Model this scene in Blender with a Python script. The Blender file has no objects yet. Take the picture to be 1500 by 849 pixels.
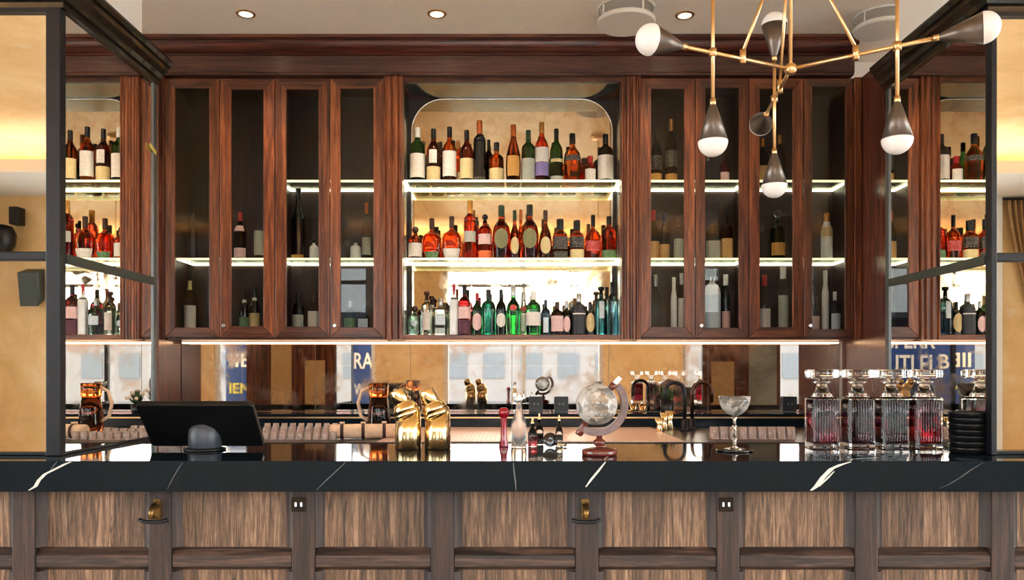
import bpy, math, random
from mathutils import Vector, Matrix
random.seed(7)
PI = math.pi
F = 1150.0; PX = 750.0; PY = 545.0; EYE = 1.371
scn = bpy.context.scene
COL = scn.collection

def wx(px, Y): return (px-PX)*Y/F
def wz(py, Y): return EYE+(PY-py)*Y/F

# ------------------------------------------------------------------ mesh builder
class MB:
    def __init__(s): s.v=[]; s.f=[]; s.m=[]; s.s=[]
    def add(s, vs, fs, m=0, smooth=False):
        o=len(s.v); s.v+= [tuple(p) for p in vs]
        for f in fs: s.f.append([i+o for i in f]); s.m.append(m); s.s.append(smooth)
        return s
    def box(s, x0,x1,y0,y1,z0,z1,m=0):
        vs=[(x0,y0,z0),(x1,y0,z0),(x1,y1,z0),(x0,y1,z0),(x0,y0,z1),(x1,y0,z1),(x1,y1,z1),(x0,y1,z1)]
        return s.add(vs,[(0,3,2,1),(4,5,6,7),(0,1,5,4),(1,2,6,5),(2,3,7,6),(3,0,4,7)],m)
    def prism(s, pts, axis, a, b, m=0, smooth=False):
        """extrude a closed 2D outline along an axis; pts are the two other coords in xyz order"""
        def P(u,v,w):
            return {'x':(w,u,v),'y':(u,w,v),'z':(u,v,w)}[axis]
        n=len(pts); vs=[P(u,v,a) for u,v in pts]+[P(u,v,b) for u,v in pts]
        fs=[(i,(i+1)%n,n+(i+1)%n,n+i) for i in range(n)]
        s.add(vs,fs,m,smooth)
        s.add(vs,[tuple(range(n-1,-1,-1)),tuple(range(n,2*n))],m,False)
        return s
    def lathe(s, prof, seg=24, m=0, n=2.0, dep=1.0, smooth=True, ribs=0, c=(0,0,0), cap=True):
        ring=[]
        for i in range(seg):
            t=2*PI*i/seg; co,si=math.cos(t),math.sin(t)
            k=(abs(co)**n+abs(si)**n)**(-1/n)
            ring.append((co*k, si*k*dep, i))
        vs=[]
        for r,z in prof:
            for (a,b,i) in ring:
                q=r*(1-ribs*(i%2)) if ribs else r
                vs.append((c[0]+a*q, c[1]+b*q, c[2]+z))
        fs=[]
        for j in range(len(prof)-1):
            for i in range(seg):
                i2=(i+1)%seg
                fs.append((j*seg+i,j*seg+i2,(j+1)*seg+i2,(j+1)*seg+i))
        s.add(vs,fs,m,smooth)
        if cap:
            o=len(s.v)-len(vs)
            s.f.append([o+i for i in range(seg-1,-1,-1)]); s.m.append(m); s.s.append(False)
            e=o+(len(prof)-1)*seg
            s.f.append([e+i for i in range(seg)]); s.m.append(m); s.s.append(False)
        return s
    def tube(s, path, rad, seg=12, m=0, smooth=True, cap=True):
        P=[Vector(p) for p in path]
        if not hasattr(rad,'__len__'): rad=[rad]*len(P)
        up=None; vs=[]
        for i,p in enumerate(P):
            d=(P[min(i+1,len(P)-1)]-P[max(i-1,0)])
            if d.length<1e-9: d=Vector((0,0,1))
            d.normalize()
            if up is None:
                up=Vector((0,1,0)) if abs(d.y)<0.9 else Vector((1,0,0))
            a=(up-d*up.dot(d)).normalized(); b=d.cross(a); up=a
            for k in range(seg):
                t=2*PI*k/seg
                vs.append(p+(a*math.cos(t)+b*math.sin(t))*rad[i])
        fs=[]
        for j in range(len(P)-1):
            for k in range(seg):
                k2=(k+1)%seg
                fs.append((j*seg+k,j*seg+k2,(j+1)*seg+k2,(j+1)*seg+k))
        s.add(vs,fs,m,smooth)
        if cap:
            o=len(s.v)-len(vs); e=o+(len(P)-1)*seg
            s.f.append([o+i for i in range(seg-1,-1,-1)]); s.m.append(m); s.s.append(False)
            s.f.append([e+i for i in range(seg)]); s.m.append(m); s.s.append(False)
        return s
    def sphere(s, c, r, seg=24, rings=14, m=0, a0=0.0, a1=PI, mat=None):
        """lat from a0 (top) to a1 (bottom)"""
        vs=[]; fs=[]
        for j in range(rings+1):
            t=a0+(a1-a0)*j/rings
            for i in range(seg):
                u=2*PI*i/seg
                v=Vector((math.sin(t)*math.cos(u),math.sin(t)*math.sin(u),math.cos(t)))*r
                if mat is not None: v=mat@v
                vs.append((c[0]+v.x,c[1]+v.y,c[2]+v.z))
        for j in range(rings):
            for i in range(seg):
                i2=(i+1)%seg
                fs.append((j*seg+i,(j+1)*seg+i,(j+1)*seg+i2,j*seg+i2))
        return s.add(vs,fs,m,True)
    def xf(s, M, start=0):
        for i in range(start,len(s.v)):
            s.v[i]=tuple(M@Vector(s.v[i]))
        return s
    def build(s, name, mats, parent=None, bevel=0.0, loc=None):
        me=bpy.data.meshes.new(name); me.from_pydata(s.v,[],s.f)
        if not isinstance(mats,(list,tuple)): mats=[mats]
        for mt in mats: me.materials.append(mt)
        me.polygons.foreach_set('material_index',s.m); me.polygons.foreach_set('use_smooth',s.s)
        import bmesh
        bm=bmesh.new(); bm.from_mesh(me); bmesh.ops.remove_doubles(bm,verts=bm.verts,dist=1e-6)
        bmesh.ops.recalc_face_normals(bm,faces=bm.faces); bm.to_mesh(me); bm.free()
        me.update()
        o=bpy.data.objects.new(name,me); COL.objects.link(o)
        if parent: o.parent=parent
        if loc: o.location=loc
        if bevel:
            b=o.modifiers.new('bevel','BEVEL'); b.width=bevel; b.segments=2; b.limit_method='ANGLE'; b.angle_limit=0.7
        return o

def thing(name,label,cat,loc=(0,0,0),rz=0,group=None):
    o=bpy.data.objects.new(name,None); COL.objects.link(o); o.empty_display_size=.05
    o.location=loc; o.rotation_euler=(0,0,rz); o['label']=label; o['category']=cat
    if group: o['group']=group
    return o
def tag(o,label,cat,group=None):
    o['label']=label; o['category']=cat
    if group: o['group']=group
    return o
def struct(o,label=None,cat=None):
    o['kind']='structure'
    if label: o['label']=label; o['category']=cat
    return o

# ------------------------------------------------------------------ materials
def lin(c):
    c=c/255.0
    return c/12.92 if c<=0.04045 else ((c+0.055)/1.055)**2.4
def C(r,g,b): return (lin(r),lin(g),lin(b),1.0)
class NT:
    def __init__(s,name):
        s.mat=bpy.data.materials.new(name); s.mat.use_nodes=True
        s.t=s.mat.node_tree; s.t.nodes.clear()
        s.out=s.n('ShaderNodeOutputMaterial')
    def n(s,typ,**kw):
        nd=s.t.nodes.new(typ)
        for k,v in kw.items(): setattr(nd,k,v)
        return nd
    def l(s,a,b): s.t.links.new(a,b)
    def math(s,op,a,b=None):
        nd=s.n('ShaderNodeMath',operation=op)
        for i,x in enumerate((a,b)):
            if x is None: continue
            if hasattr(x,'is_linked'): s.l(x,nd.inputs[i])
            else: nd.inputs[i].default_value=x
        return nd.outputs[0]
    def ramp(s,fac,stops):
        r=s.n('ShaderNodeValToRGB'); e=r.color_ramp.elements
        e[0].position,e[0].color=stops[0]; e[1].position,e[1].color=stops[-1]
        for p,c in stops[1:-1]:
            q=e.new(p); q.color=c
        s.l(fac,r.inputs[0]); return r.outputs[0]
    def mix(s,fac,a,b,blend='MIX'):
        m=s.n('ShaderNodeMix',data_type='RGBA',blend_type=blend)
        for idx,x in ((0,fac),(6,a),(7,b)):
            if hasattr(x,'is_linked'): s.l(x,m.inputs[idx])
            else: m.inputs[idx].default_value=x
        return m.outputs[2]
    def coords(s,scale=(1,1,1),rnd=True,kind='Object'):
        tc=s.n('ShaderNodeTexCoord'); mp=s.n('ShaderNodeMapping'); mp.inputs['Scale'].default_value=scale
        v=tc.outputs[kind]
        if rnd:
            oi=s.n('ShaderNodeObjectInfo'); ad=s.n('ShaderNodeVectorMath',operation='ADD')
            mul=s.math('MULTIPLY',oi.outputs['Random'],17.0)
            s.l(v,ad.inputs[0]); s.l(mul,ad.inputs[1]); v=ad.outputs[0]
        s.l(v,mp.inputs[0]); return mp.outputs[0]
    def noise(s,vec,scale=5,detail=4,rough=.55,dist=0):
        nz=s.n('ShaderNodeTexNoise'); nz.inputs['Scale'].default_value=scale; nz.inputs['Detail'].default_value=detail
        nz.inputs['Roughness'].default_value=rough; nz.inputs['Distortion'].default_value=dist
        s.l(vec,nz.inputs['Vector']); return nz.outputs['Fac']
    def bsdf(s,**kw):
        b=s.n('ShaderNodeBsdfPrincipled')
        for k,v in kw.items():
            inp=b.inputs[k.replace('_',' ')]
            if hasattr(v,'is_linked'): s.l(v,inp)
            else: inp.default_value=v
        s.l(b.outputs[0],s.out.inputs[0]); return b
    def bump(s,b,h,strength=.2,dist=.01):
        bp=s.n('ShaderNodeBump'); bp.inputs['Strength'].default_value=strength; bp.inputs['Distance'].default_value=dist
        s.l(h,bp.inputs['Height']); s.l(bp.outputs[0],b.inputs['Normal'])

_cache={}
def pbr(name,col,rough=.5,metal=0.0,trans=0.0,ior=1.45,emit=0.0,ecol=None,coat=0.0,var=.06,spec=.5):
    if name in _cache: return _cache[name]
    t=NT(name)
    v=t.coords((1,1,1)); nz=t.noise(v,35,3)
    dk=tuple(c*(1-var*1.5) for c in col[:3])+(1,)
    lt=tuple(min(1,c*(1+var)) for c in col[:3])+(1,)
    c=t.ramp(nz,[(.3,dk),(.7,lt)])
    b=t.bsdf(Base_Color=c,Roughness=rough,Metallic=metal,IOR=ior,Transmission_Weight=trans,Coat_Weight=coat,Specular_IOR_Level=spec)
    if emit:
        b.inputs['Emission Color'].default_value=ecol or col; b.inputs['Emission Strength'].default_value=emit
    _cache[name]=t.mat; return t.mat

def wood(name,dark,mid,light,axis='z',rough=.38,scale=1.0,plank=0.0,coat=.15,tone=.35,plank_amt=.5,flake=0.0):
    t=NT(name)
    k=.05*scale if True else 1
    long=1.4*scale; sh=26*scale
    sc={'x':(long,sh,sh),'y':(sh,long,sh),'z':(sh,sh,long)}[axis]
    v=t.coords(sc)
    a=t.noise(v,1.0,6,.62,.9)
    fine=t.noise(t.coords(tuple(q*4.5 for q in sc)),1.0,3,.7,.2)
    big=t.noise(t.coords((2.2,2.2,.8) if axis=='z' else (.8,2.2,2.2)),1.2,2)
    f=t.math('ADD',t.math('MULTIPLY',a,.62),t.math('MULTIPLY',fine,.38))
    col=t.ramp(f,[(.37,dark),(.49,mid),(.63,light)])
    oi=t.n('ShaderNodeObjectInfo')
    val=t.math('ADD',1-tone/2,t.math('MULTIPLY',oi.outputs['Random'],tone))
    val=t.math('MULTIPLY',val,t.math('ADD',.72,t.math('MULTIPLY',big,.56)))
    if plank:
        tc=t.n('ShaderNodeTexCoord'); sx=t.n('ShaderNodeSeparateXYZ'); t.l(tc.outputs['Object'],sx.inputs[0])
        ix=t.math('FLOOR',t.math('MULTIPLY',t.math('ADD',sx.outputs[0],.031),plank))
        wn=t.n('ShaderNodeTexWhiteNoise',noise_dimensions='1D'); t.l(ix,wn.inputs['W'])
        val=t.math('MULTIPLY',val,t.math('ADD',1-plank_amt/2,t.math('MULTIPLY',wn.outputs['Value'],plank_amt)))
    vv=t.n('ShaderNodeCombineColor')
    for i in range(3): t.l(val,vv.inputs[i])
    c2=t.mix(1.0,col,vv.outputs[0],'MULTIPLY')
    b=t.bsdf(Base_Color=c2,Roughness=t.math('ADD',rough-.06,t.math('MULTIPLY',fine,.16)),Coat_Weight=coat,Coat_Roughness=.25)
    t.bump(b,f,.25,.004)
    return t.mat

M={}
M['mah_v']=wood('mahogany_upright',C(38,17,10),C(98,48,26),C(152,88,50),'z',.33,tone=.55)
M['mah_h']=wood('mahogany_level',C(36,17,11),C(84,43,26),C(128,74,46),'x',.33,tone=.4)
M['crown']=wood('mahogany_crown',C(30,10,9),C(68,25,19),C(104,46,32),'x',.3,tone=.1)
M['fascia']=wood('mahogany_fascia',C(38,20,17),C(70,40,32),C(100,62,50),'x',.36,tone=.1)
M['cab_in']=wood('cabinet_lining',C(22,11,9),C(40,22,17),C(58,34,27),'z',.45,tone=.1,coat=0)
M['wallwood']=wood('polished_side_panel',C(50,22,16),C(94,46,32),C(118,64,46),'z',.22,tone=.05,coat=.5)
M['oak_stile']=wood('fumed_oak_upright',C(17,10,8),C(40,25,20),C(72,48,38),'z',.5,scale=1.9,tone=.2,coat=0)
M['oak_rail']=wood('fumed_oak_level',C(19,12,10),C(46,31,25),C(88,64,53),'x',.5,scale=1.9,tone=.2,coat=0)
M['oak_panel']=wood('oak_boarding',C(42,28,19),C(94,69,50),C(146,115,90),'z',.55,scale=2.7,plank=9.5,tone=.12,coat=0,plank_amt=.6)
M['floor']=wood('floor_boards',C(170,150,126),C(200,180,156),C(220,202,180),'y',.4,tone=0)

def m_marble():
    t=NT('black_marble'); v=t.coords((1,1,1),rnd=False)
    w=t.noise(v,2.2,6,.6,1.8)
    th=t.math('ABSOLUTE',t.math('SUBTRACT',w,.5))
    vein=t.ramp(th,[(0.0,(.009,.014,.02,1)),(.004,(.006,.011,.016,1)),(1,(.004,.008,.012,1))])
    t.bsdf(Base_Color=vein,Roughness=.05,Specular_IOR_Level=.18); return t.mat
M['marble']=m_marble()
M['vein']=pbr('white_vein',C(205,203,200),.15)
M['vein_thin']=pbr('grey_vein',C(92,96,102),.15)

def m_antique(name,tint,fox,amt,rough):
    t=NT(name); v=t.coords((1,1,1),rnd=False)
    a=t.noise(v,3.2,7,.68,.6); b2=t.noise(v,24,4,.7)
    f=t.math('ADD',t.math('MULTIPLY',a,.75),t.math('MULTIPLY',b2,.25))
    f2=t.ramp(f,[(.47-amt*.1,(0,0,0,1)),(.66,(1,1,1,1))])
    col=t.mix(f2,tint,fox)
    rg=t.math('ADD',rough,t.math('MULTIPLY',f2,.10))
    t.bsdf(Base_Color=col,Metallic=t.math('SUBTRACT',1.0,t.math('MULTIPLY',f2,.25)),Roughness=rg); return t.mat
M['antique']=m_antique('antique_mirror',C(198,182,158),C(190,152,108),-.1,.02)
M['splash']=m_antique('antique_mirror_splashback',C(214,200,186),C(192,152,116),-.3,.012)
M['mirror']=pbr('column_mirror',C(246,244,238),.006,1.0,var=0)
M['soffit_mirror']=m_antique('soffit_mirror',C(150,156,150),C(110,110,100),.2,.12)
M['blackmetal']=pbr('black_steel',C(22,23,28),.4,.3)
M['greenblack']=pbr('dark_green_moulding',C(15,16,13),.24,.2,coat=.3)
M['railmetal']=pbr('grey_green_steel',C(64,68,62),.45,.4)
M['greymetal']=pbr('brushed_grey_edge',C(98,102,104),.35,.7)
M['brass']=pbr('brushed_brass',C(228,190,140),.28,1.0)
M['oldbrass']=pbr('aged_brass',C(128,98,56),.3,.9)
M['gold']=pbr('polished_gold',C(240,212,160),.17,1.0,var=.02)
M['chrome']=pbr('chrome',C(220,220,220),.12,1.0)
M['paint']=pbr('ceiling_paint',C(242,234,226),.7,var=.02)
M['white']=pbr('white_paint',C(226,222,216),.6,var=.02)
M['black']=pbr('black_plastic',C(12,12,14),.35)
M['blackgloss']=pbr('black_gloss',C(10,10,12),.12,coat=.4)
M['slate']=pbr('slate_plastic',C(58,62,72),.4)
M['cone']=pbr('smoked_cone',C(100,90,84),.34,.75)
M['opal']=pbr('opal_glass',C(222,216,214),.3,emit=.03,ecol=(1,.95,.9,1),var=.01)
M['redwood']=pbr('red_turned_wood',C(96,38,28),.25,coat=.4,var=.25)
M['ashwood']=pbr('grey_brown_bentwood',C(112,92,90),.35,var=.2)
M['redgloss']=pbr('red_lacquer',C(150,14,34),.16,coat=.6)
M['cloth']=pbr('cream_cloth',C(222,186,156),.85,var=.12)
M['strap']=pbr('dark_strap',C(52,24,20),.6)
M['tape']=pbr('yellow_tape',C(206,186,92),.6)
M['plant']=pbr('leaf_green',C(66,92,46),.55,var=.4)
M['petal']=pbr('pale_petal',C(226,200,176),.6)
M['trim_w']=pbr('white_window_frame',C(228,226,222),.5,var=.02)
M['curtain']=pbr('tan_curtain',C(150,116,76),.8,var=.12)
M['blue']=pbr('banner_blue',C(28,66,142),.6,var=.08)
M['lett_w']=pbr('white_lettering',C(240,240,240),.6,var=0)
M['lett_y']=pbr('yellow_lettering',C(206,204,84),.6,var=0)
M['lett_o']=pbr('orange_mark',C(220,110,50),.6,var=0)
M['asphalt']=pbr('pale_paving',C(190,188,184),.9,var=.15)
M['facade']=pbr('grey_render',C(104,104,108),.8)
M['facade_r']=pbr('red_band',C(116,70,66),.8)
M['facade_d']=pbr('facade_glass',C(74,82,92),.5)
M['led']=pbr('shelf_led',(1,.93,.66,1),.5,emit=6.0,ecol=(1,.93,.66,1),var=0)
M['led_front']=pbr('shelf_edge_glow',(1,.97,.58,1),.5,emit=1.0,ecol=(1,.97,.56,1),var=0)
M['led_warm']=pbr('counter_led',(1,.62,.36,1),.5,emit=7,ecol=(1,.60,.34,1),var=0)
M['cove']=pbr('cove_led',(1,.72,.42,1),.5,emit=85,ecol=(1,.86,.68,1),var=0)
M['lamp']=pbr('downlight_lens',(1,.9,.72,1),.5,emit=9,ecol=(1,.86,.62,1),var=0)

def m_paper():
    t=NT('gold_wallpaper'); v=t.coords((1,1,1),rnd=False)
    a=t.noise(v,2.2,6,.65,.4); b=t.noise(v,60,3,.7)
    vo=t.n('ShaderNodeTexVoronoi'); vo.inputs['Scale'].default_value=2.6; t.l(v,vo.inputs['Vector'])
    fl=t.noise(v,26,3,.6)
    d=t.math('ADD',vo.outputs['Distance'],t.math('MULTIPLY',fl,.22))
    flower=t.ramp(d,[(.22,(1,1,1,1)),(.28,(0,0,0,1))])
    f=t.math('ADD',t.math('MULTIPLY',a,.7),t.math('MULTIPLY',b,.3))
    base=t.ramp(f,[(.3,C(204,164,106)),(.5,C(226,188,132)),(.7,C(238,212,168))])
    c=t.mix(t.math('MULTIPLY',flower,.55),base,C(226,208,178))
    bs=t.bsdf(Base_Color=c,Roughness=.42,Metallic=.1); t.bump(bs,f,.15,.004); return t.mat
M['paper']=m_paper()

def m_pane(name,tint=(1,1,1,1),spec=1.0):
    t=NT(name)
    tr=t.n('ShaderNodeBsdfTransparent'); tr.inputs[0].default_value=tint
    gl=t.n('ShaderNodeBsdfGlossy'); gl.inputs['Roughness'].default_value=.005
    fr=t.n('ShaderNodeFresnel'); fr.inputs[0].default_value=1.5
    mx=t.n('ShaderNodeMixShader'); t.l(t.math('MULTIPLY',fr.outputs[0],spec),mx.inputs[0]); t.l(tr.outputs[0],mx.inputs[1]); t.l(gl.outputs[0],mx.inputs[2])
    t.l(mx.outputs[0],t.out.inputs[0]); return t.mat
M['pane']=m_pane('cabinet_pane',(.92,.92,.91,1),.36)
M['wpane']=m_pane('window_pane',(.96,.98,.97,1))
M['thin']=m_pane('thin_clear_glass',(.88,.92,.92,1),1.6)
M['shelfglass']=m_pane('shelf_glass',(.90,.95,.90,1),.22)

def m_drain():
    t=NT('drainboard_steel'); v=t.coords((1,1,1),rnd=False)
    br=t.n('ShaderNodeTexBrick'); br.inputs['Scale'].default_value=22; br.inputs['Mortar Size'].default_value=.035
    br.inputs['Color1'].default_value=(1,1,1,1); br.inputs['Color2'].default_value=(.9,.9,.9,1); br.inputs['Mortar'].default_value=(0,0,0,1)
    br.inputs['Brick Width'].default_value=.9; br.inputs['Row Height'].default_value=.55
    t.l(v,br.inputs['Vector'])
    c=t.mix(br.outputs['Color'],C(130,92,80),C(228,196,184))  # pink tint puts the reflected warm strip light into the steel colour
    bs=t.bsdf(Base_Color=c,Roughness=.38,Metallic=.55); t.bump(bs,br.outputs['Color'],.5,.01); return t.mat
M['drain']=m_drain()

def glass(name,col,rough=.02,ior=1.3):
    return pbr('glass_'+name,col,rough,0,1.0,ior,var=0)
G={
 'green':glass('dark_green',(.05,.16,.05,1)), 'brown':glass('brown',(.26,.065,.025,1)),
 'amber':glass('amber',(.72,.22,.05,1)), 'red':glass('ruby_whisky',(.70,.09,.035,1)), 'orange':glass('orange_whisky',(.82,.19,.05,1)),
 'chest':glass('chestnut',(.55,.11,.04,1)), 'clear':glass('clear',(.93,.97,.96,1),ior=1.22), 'aqua':glass('pale_aqua',(.62,.88,.84,1),ior=1.25),
 'teal':glass('teal',(.10,.55,.47,1)), 'turq':glass('turquoise',(.22,.68,.74,1)), 'emer':glass('emerald',(.10,.50,.17,1)),
 'navy':glass('navy',(.04,.12,.25,1)), 'pink':glass('pink',(.85,.12,.16,1)), 'steel':glass('blue_grey',(.30,.52,.58,1)),
 'black':M['blackgloss'], 'dark':glass('near_black',(.03,.025,.02,1)), 'white':pbr('white_bottle',C(226,226,226),.3), 'matte':pbr('matte_black_bottle',C(38,38,42),.45),
}
CAPS={'black':M['black'],'white':pbr('white_cap',C(232,230,226),.4),'gold':pbr('gold_foil',C(196,140,72),.3,.8),'silver':pbr('silver_cap',C(172,172,172),.3,.8),
 'red':pbr('red_cap',C(168,34,38),.4),'brown':pbr('wood_cap',C(70,44,32),.5),'green':pbr('green_foil',C(44,66,44),.4,.2),'copper':pbr('copper_foil',C(200,106,54),.3,.6),'blue':pbr('blue_cap',C(42,52,80),.4),'clear':glass('stopper',(.95,.95,.95,1))}
def m_label(name,base,ink):
    t=NT('label_'+name)
    v=t.coords((1,1,1),rnd=True)
    sx=t.n('ShaderNodeSeparateXYZ'); t.l(v,sx.inputs[0])
    row=t.math('GREATER_THAN',t.math('FRACT',t.math('MULTIPLY',sx.outputs[2],95)),.62)
    wn=t.noise(t.coords((160,1,70)),1.0,1)
    on=t.math('MULTIPLY',row,t.math('GREATER_THAN',wn,.47))
    c=t.mix(t.math('MULTIPLY',on,.38),base,ink)
    t.bsdf(Base_Color=c,Roughness=.55); return t.mat
L={'white':m_label('white',C(226,218,210),C(130,110,110)),'cream':m_label('cream',C(214,192,140),C(130,100,60)),
 'gold':m_label('gold',C(206,150,72),C(140,84,30)),'grey':m_label('grey',C(178,178,164),C(90,90,80)),'purple':m_label('purple',C(132,116,172),C(90,70,120)),
 'dark':m_label('dark',C(34,30,30),C(190,180,160)),'pinkw':m_label('pink_white',C(226,188,184),C(150,60,60)),'plum':m_label('plum',C(74,24,44),C(140,70,90)),
 'oval':m_label('olive',C(128,126,84),C(60,60,36)),'tan':m_label('tan',C(206,160,100),C(110,70,40)),'orange':m_label('orange',C(214,92,44),C(240,190,120)),
 'redl':m_label('red',C(184,40,40),C(236,200,190)),'greenl':m_label('green',C(78,120,76),C(190,200,160)),'bluew':m_label('blue_white',C(204,216,224),C(60,90,140))}

# ------------------------------------------------------------------ bottles
PROF={
 'round':dict(p=[(.90,0),(1,.02),(1,.56),(.97,.62),(.78,.69),(.46,.745),(.36,.79),(.34,.86),(.34,.88)],cap=(.37,.82,1.0)),
 'highsh':dict(p=[(.92,0),(1,.02),(1,.64),(.96,.69),(.70,.735),(.42,.765),(.36,.80),(.35,.88)],cap=(.38,.82,1.0)),
 'tall':dict(p=[(.92,0),(1,.015),(1,.66),(.93,.72),(.55,.765),(.38,.80),(.36,.88)],cap=(.46,.78,1.0)),
 'tear':dict(p=[(.78,0),(.86,.02),(.98,.2),(1,.35),(.92,.50),(.66,.64),(.42,.74),(.34,.82),(.33,.90)],cap=(.38,.80,1.0)),
 'squat':dict(p=[(.93,0),(1,.03),(1,.56),(.96,.63),(.70,.69),(.34,.73),(.30,.78),(.30,.82)],cap=(.40,.80,1.0)),
 'flask':dict(p=[(.62,0),(.70,.02),(.92,.22),(1,.40),(.96,.52),(.74,.62),(.38,.67),(.24,.71),(.23,.84)],cap=(.26,.74,1.0)),
 'bulb':dict(p=[(.80,0),(.86,.03),(.98,.35),(1,.50),(.86,.62),(.50,.70),(.32,.75),(.30,.86)],cap=(.36,.80,1.0)),
 'apoth':dict(p=[(.94,0),(1,.03),(1,.60),(.94,.68),(.66,.74),(.36,.765),(.32,.80),(.32,.86)],cap=(.36,.80,1.0)),
 'wine':dict(p=[(.94,0),(1,.02),(1,.52),(.94,.60),(.62,.68),(.42,.74),(.38,.80),(.37,.95)],cap=(.41,.74,1.0)),
 'slim':dict(p=[(.95,0),(1,.015),(1,.60),(.94,.66),(.72,.74),(.58,.80),(.54,.88)],cap=(.60,.82,1.0)),
 'jar':dict(p=[(.92,0),(1,.04),(1,.56),(.92,.64),(.62,.69),(.46,.71),(.44,.76)],cap=(.50,.74,1.0)),
 'oval':dict(p=[(.82,0),(.90,.03),(1,.25),(.97,.42),(.78,.56),(.46,.66),(.32,.72),(.30,.86)],cap=(.36,.80,1.0)),
}
def r_at(p,z):
    for (r0,z0),(r1,z1) in zip(p,p[1:]):
        if z<=z1: return r0+(r1-r0)*(z-z0)/max(1e-6,z1-z0)
    return p[-1][0]
def dens(p,h,r):
    out=[]
    N=40
    zs=sorted(set([q[1] for q in p]+[p[-1][1]*i/N for i in range(N+1)]))
    raw=[r_at(p,z) for z in zs]
    sm=[]
    for i in range(len(raw)):
        a=raw[max(0,i-1)]; b=raw[i]; c=raw[min(len(raw)-1,i+1)]
        sm.append(b if zs[i]<.03 else (a+2*b+c)/4)
    return [(q*r,z*h) for q,z in zip(sm,zs)]
def label_shell(h,r,p,n,dep,z0,z1,ang,oval=False,off=.0012):
    mb=MB(); R=10; S=14; vs=[]; fs=[]
    for j in range(R+1):
        u=j/R; z=z0+(z1-z0)*u
        a=math.radians(ang)*(math.sqrt(max(0.02,1-(2*u-1)**2)) if oval else 1)
        rr=r_at(p,z)*r+off
        for i in range(S+1):
            t=-PI/2-a+2*a*i/S; co,si=math.cos(t),math.sin(t)
            k=(abs(co)**n+abs(si)**n)**(-1/n)
            vs.append((co*k*rr,si*k*rr*dep-(off if dep<1 else 0),z*h))
    nV=len(vs)
    for j in range(R):
        for i in range(S):
            a0=j*(S+1)+i; fs.append((a0,a0+1,a0+S+2,a0+S+1))
    mb.add(vs,fs,0,True)
    return mb
def bottle(x,y,z,h,r,kind,gl,cap,labels,name,label,group=None,n=2.0,dep=1.0,stopper=None,cat='bottle',rz=0.0):
    t=thing(name,label,cat,(x,y,z),rz,group)
    pr=PROF[kind]; p=pr['p']
    mb=MB().lathe(dens(p,h,r),28,0,n,dep); mb.build('glass_body',G[gl],t)
    cr,c0,c1=pr['cap']; rr=cr*r
    cm=MB()
    if stopper=='ball':
        cm.lathe([(rr*.7,c0*h),(rr*.7,c0*h+.02)],14); cm.sphere((0,0,h-rr*1.15),rr*1.25,14,8); nm='stopper'
    elif stopper=='tee':
        cm.lathe([(rr*.8,c0*h),(rr*.8,h-.022),(rr*1.35,h-.021),(rr*1.4,h-.003),(rr*1.2,h)],16); nm='stopper'
    else:
        zb=max(c0*h, p[-1][1]*h-.05); zb=min(zb,p[-1][1]*h)
        cm.lathe([(rr*.98,zb),(rr,zb+.002),(rr,h-.003),(rr*.9,h)],16); nm='cap'
    cm.build(nm,CAPS[cap],t)
    for lb in labels:
        z0,z1,key=lb[:3]; ang=lb[3] if len(lb)>3 else 72; ov=len(lb)>4
        ob=label_shell(h,r,p,n,dep,z0,z1,ang,ov).build('paper_label',L[key],t)
    return t
def row(specs,shelf_z,Y,group):
    for s in specs:
        px,w,top,kind,gl,cap,labels,name,label=s[:9]
        kw=s[9] if len(s)>9 else {}
        yy=kw.pop('y',Y)
        k=F/yy
        bottle((px-PX)/k,yy,shelf_z,EYE+(PY-top)/k-shelf_z,w/2/k,kind,gl,cap,labels,name,label,group,**kw)

# =================================================================== SETTING
BACK=4.88
MB().box(-6.2,6.2,-3.8,5.1,-.1,0).build('floor',M['floor'])['kind']='structure'
struct(MB().box(-6.2,6.2,BACK+.001,5.1,0,3.7).build('wall_back',M['paint']))
SWY=(-2.9,2.6,.5,3.1)  # openings of the added side windows, out of view
for nm,xa,xb in (('wall_left',-6.2,-6),('wall_right',6,6.2)):
    a,b,c,d=SWY
    struct(MB().box(xa,xb,-3.6,a,0,3.7).box(xa,xb,b,BACK,0,3.7).box(xa,xb,a,b,0,c).box(xa,xb,a,b,d,3.7).build(nm,M['paper']))
# front wall with its window openings
WIN=[(-5.03,-2.31,.55,3.14),(-1.15,1.55,.55,3.14),(2.92,5.0,.55,3.14)]
fw=MB(); xs=[-6.2]
for a,b,c,d in WIN: xs+=[a,b]
xs.append(6.2)
for i in range(0,len(xs),2): fw.box(xs[i],xs[i+1],-3.75,-3.5,0,3.7)
for a,b,c,d in WIN: fw.box(a,b,-3.75,-3.5,0,c); fw.box(a,b,-3.75,-3.5,d,3.7)
struct(fw.build('wall_front',M['paper']))
# ceilings: painted soffit over the bar, papered tray over the room
struct(MB().box(-6.2,6.2,3.95,BACK,3.30,3.72).build('ceiling',M['paint']))
struct(MB().box(-6.2,6.2,-3.75,3.95,3.60,3.72).build('ceiling',M['paper']))
sf=MB().box(-6,6,-3.5,-2.45,3.30,3.36).box(-6,6,-2.50,-2.45,3.36,3.42)
struct(sf.build('trim_1',M['white']))
sf=MB().box(-6,-5.2,-2.45,3.95,3.30,3.36).box(-5.25,-5.2,-2.45,3.95,3.36,3.42)
struct(sf.build('trim_2',M['white']))
sf=MB().box(5.2,6,-2.45,3.95,3.30,3.36).box(5.2,5.25,-2.45,3.95,3.36,3.42)
struct(sf.build('trim_3',M['white']))
cl=thing('cove_light','warm light strip hidden along the ceiling cove of the dining room','cove light',(0,0,3.36))
MB().box(-5.9,5.9,-2.72,-2.69,.002,.02).build('led_strip',M['cove'],cl)
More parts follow.
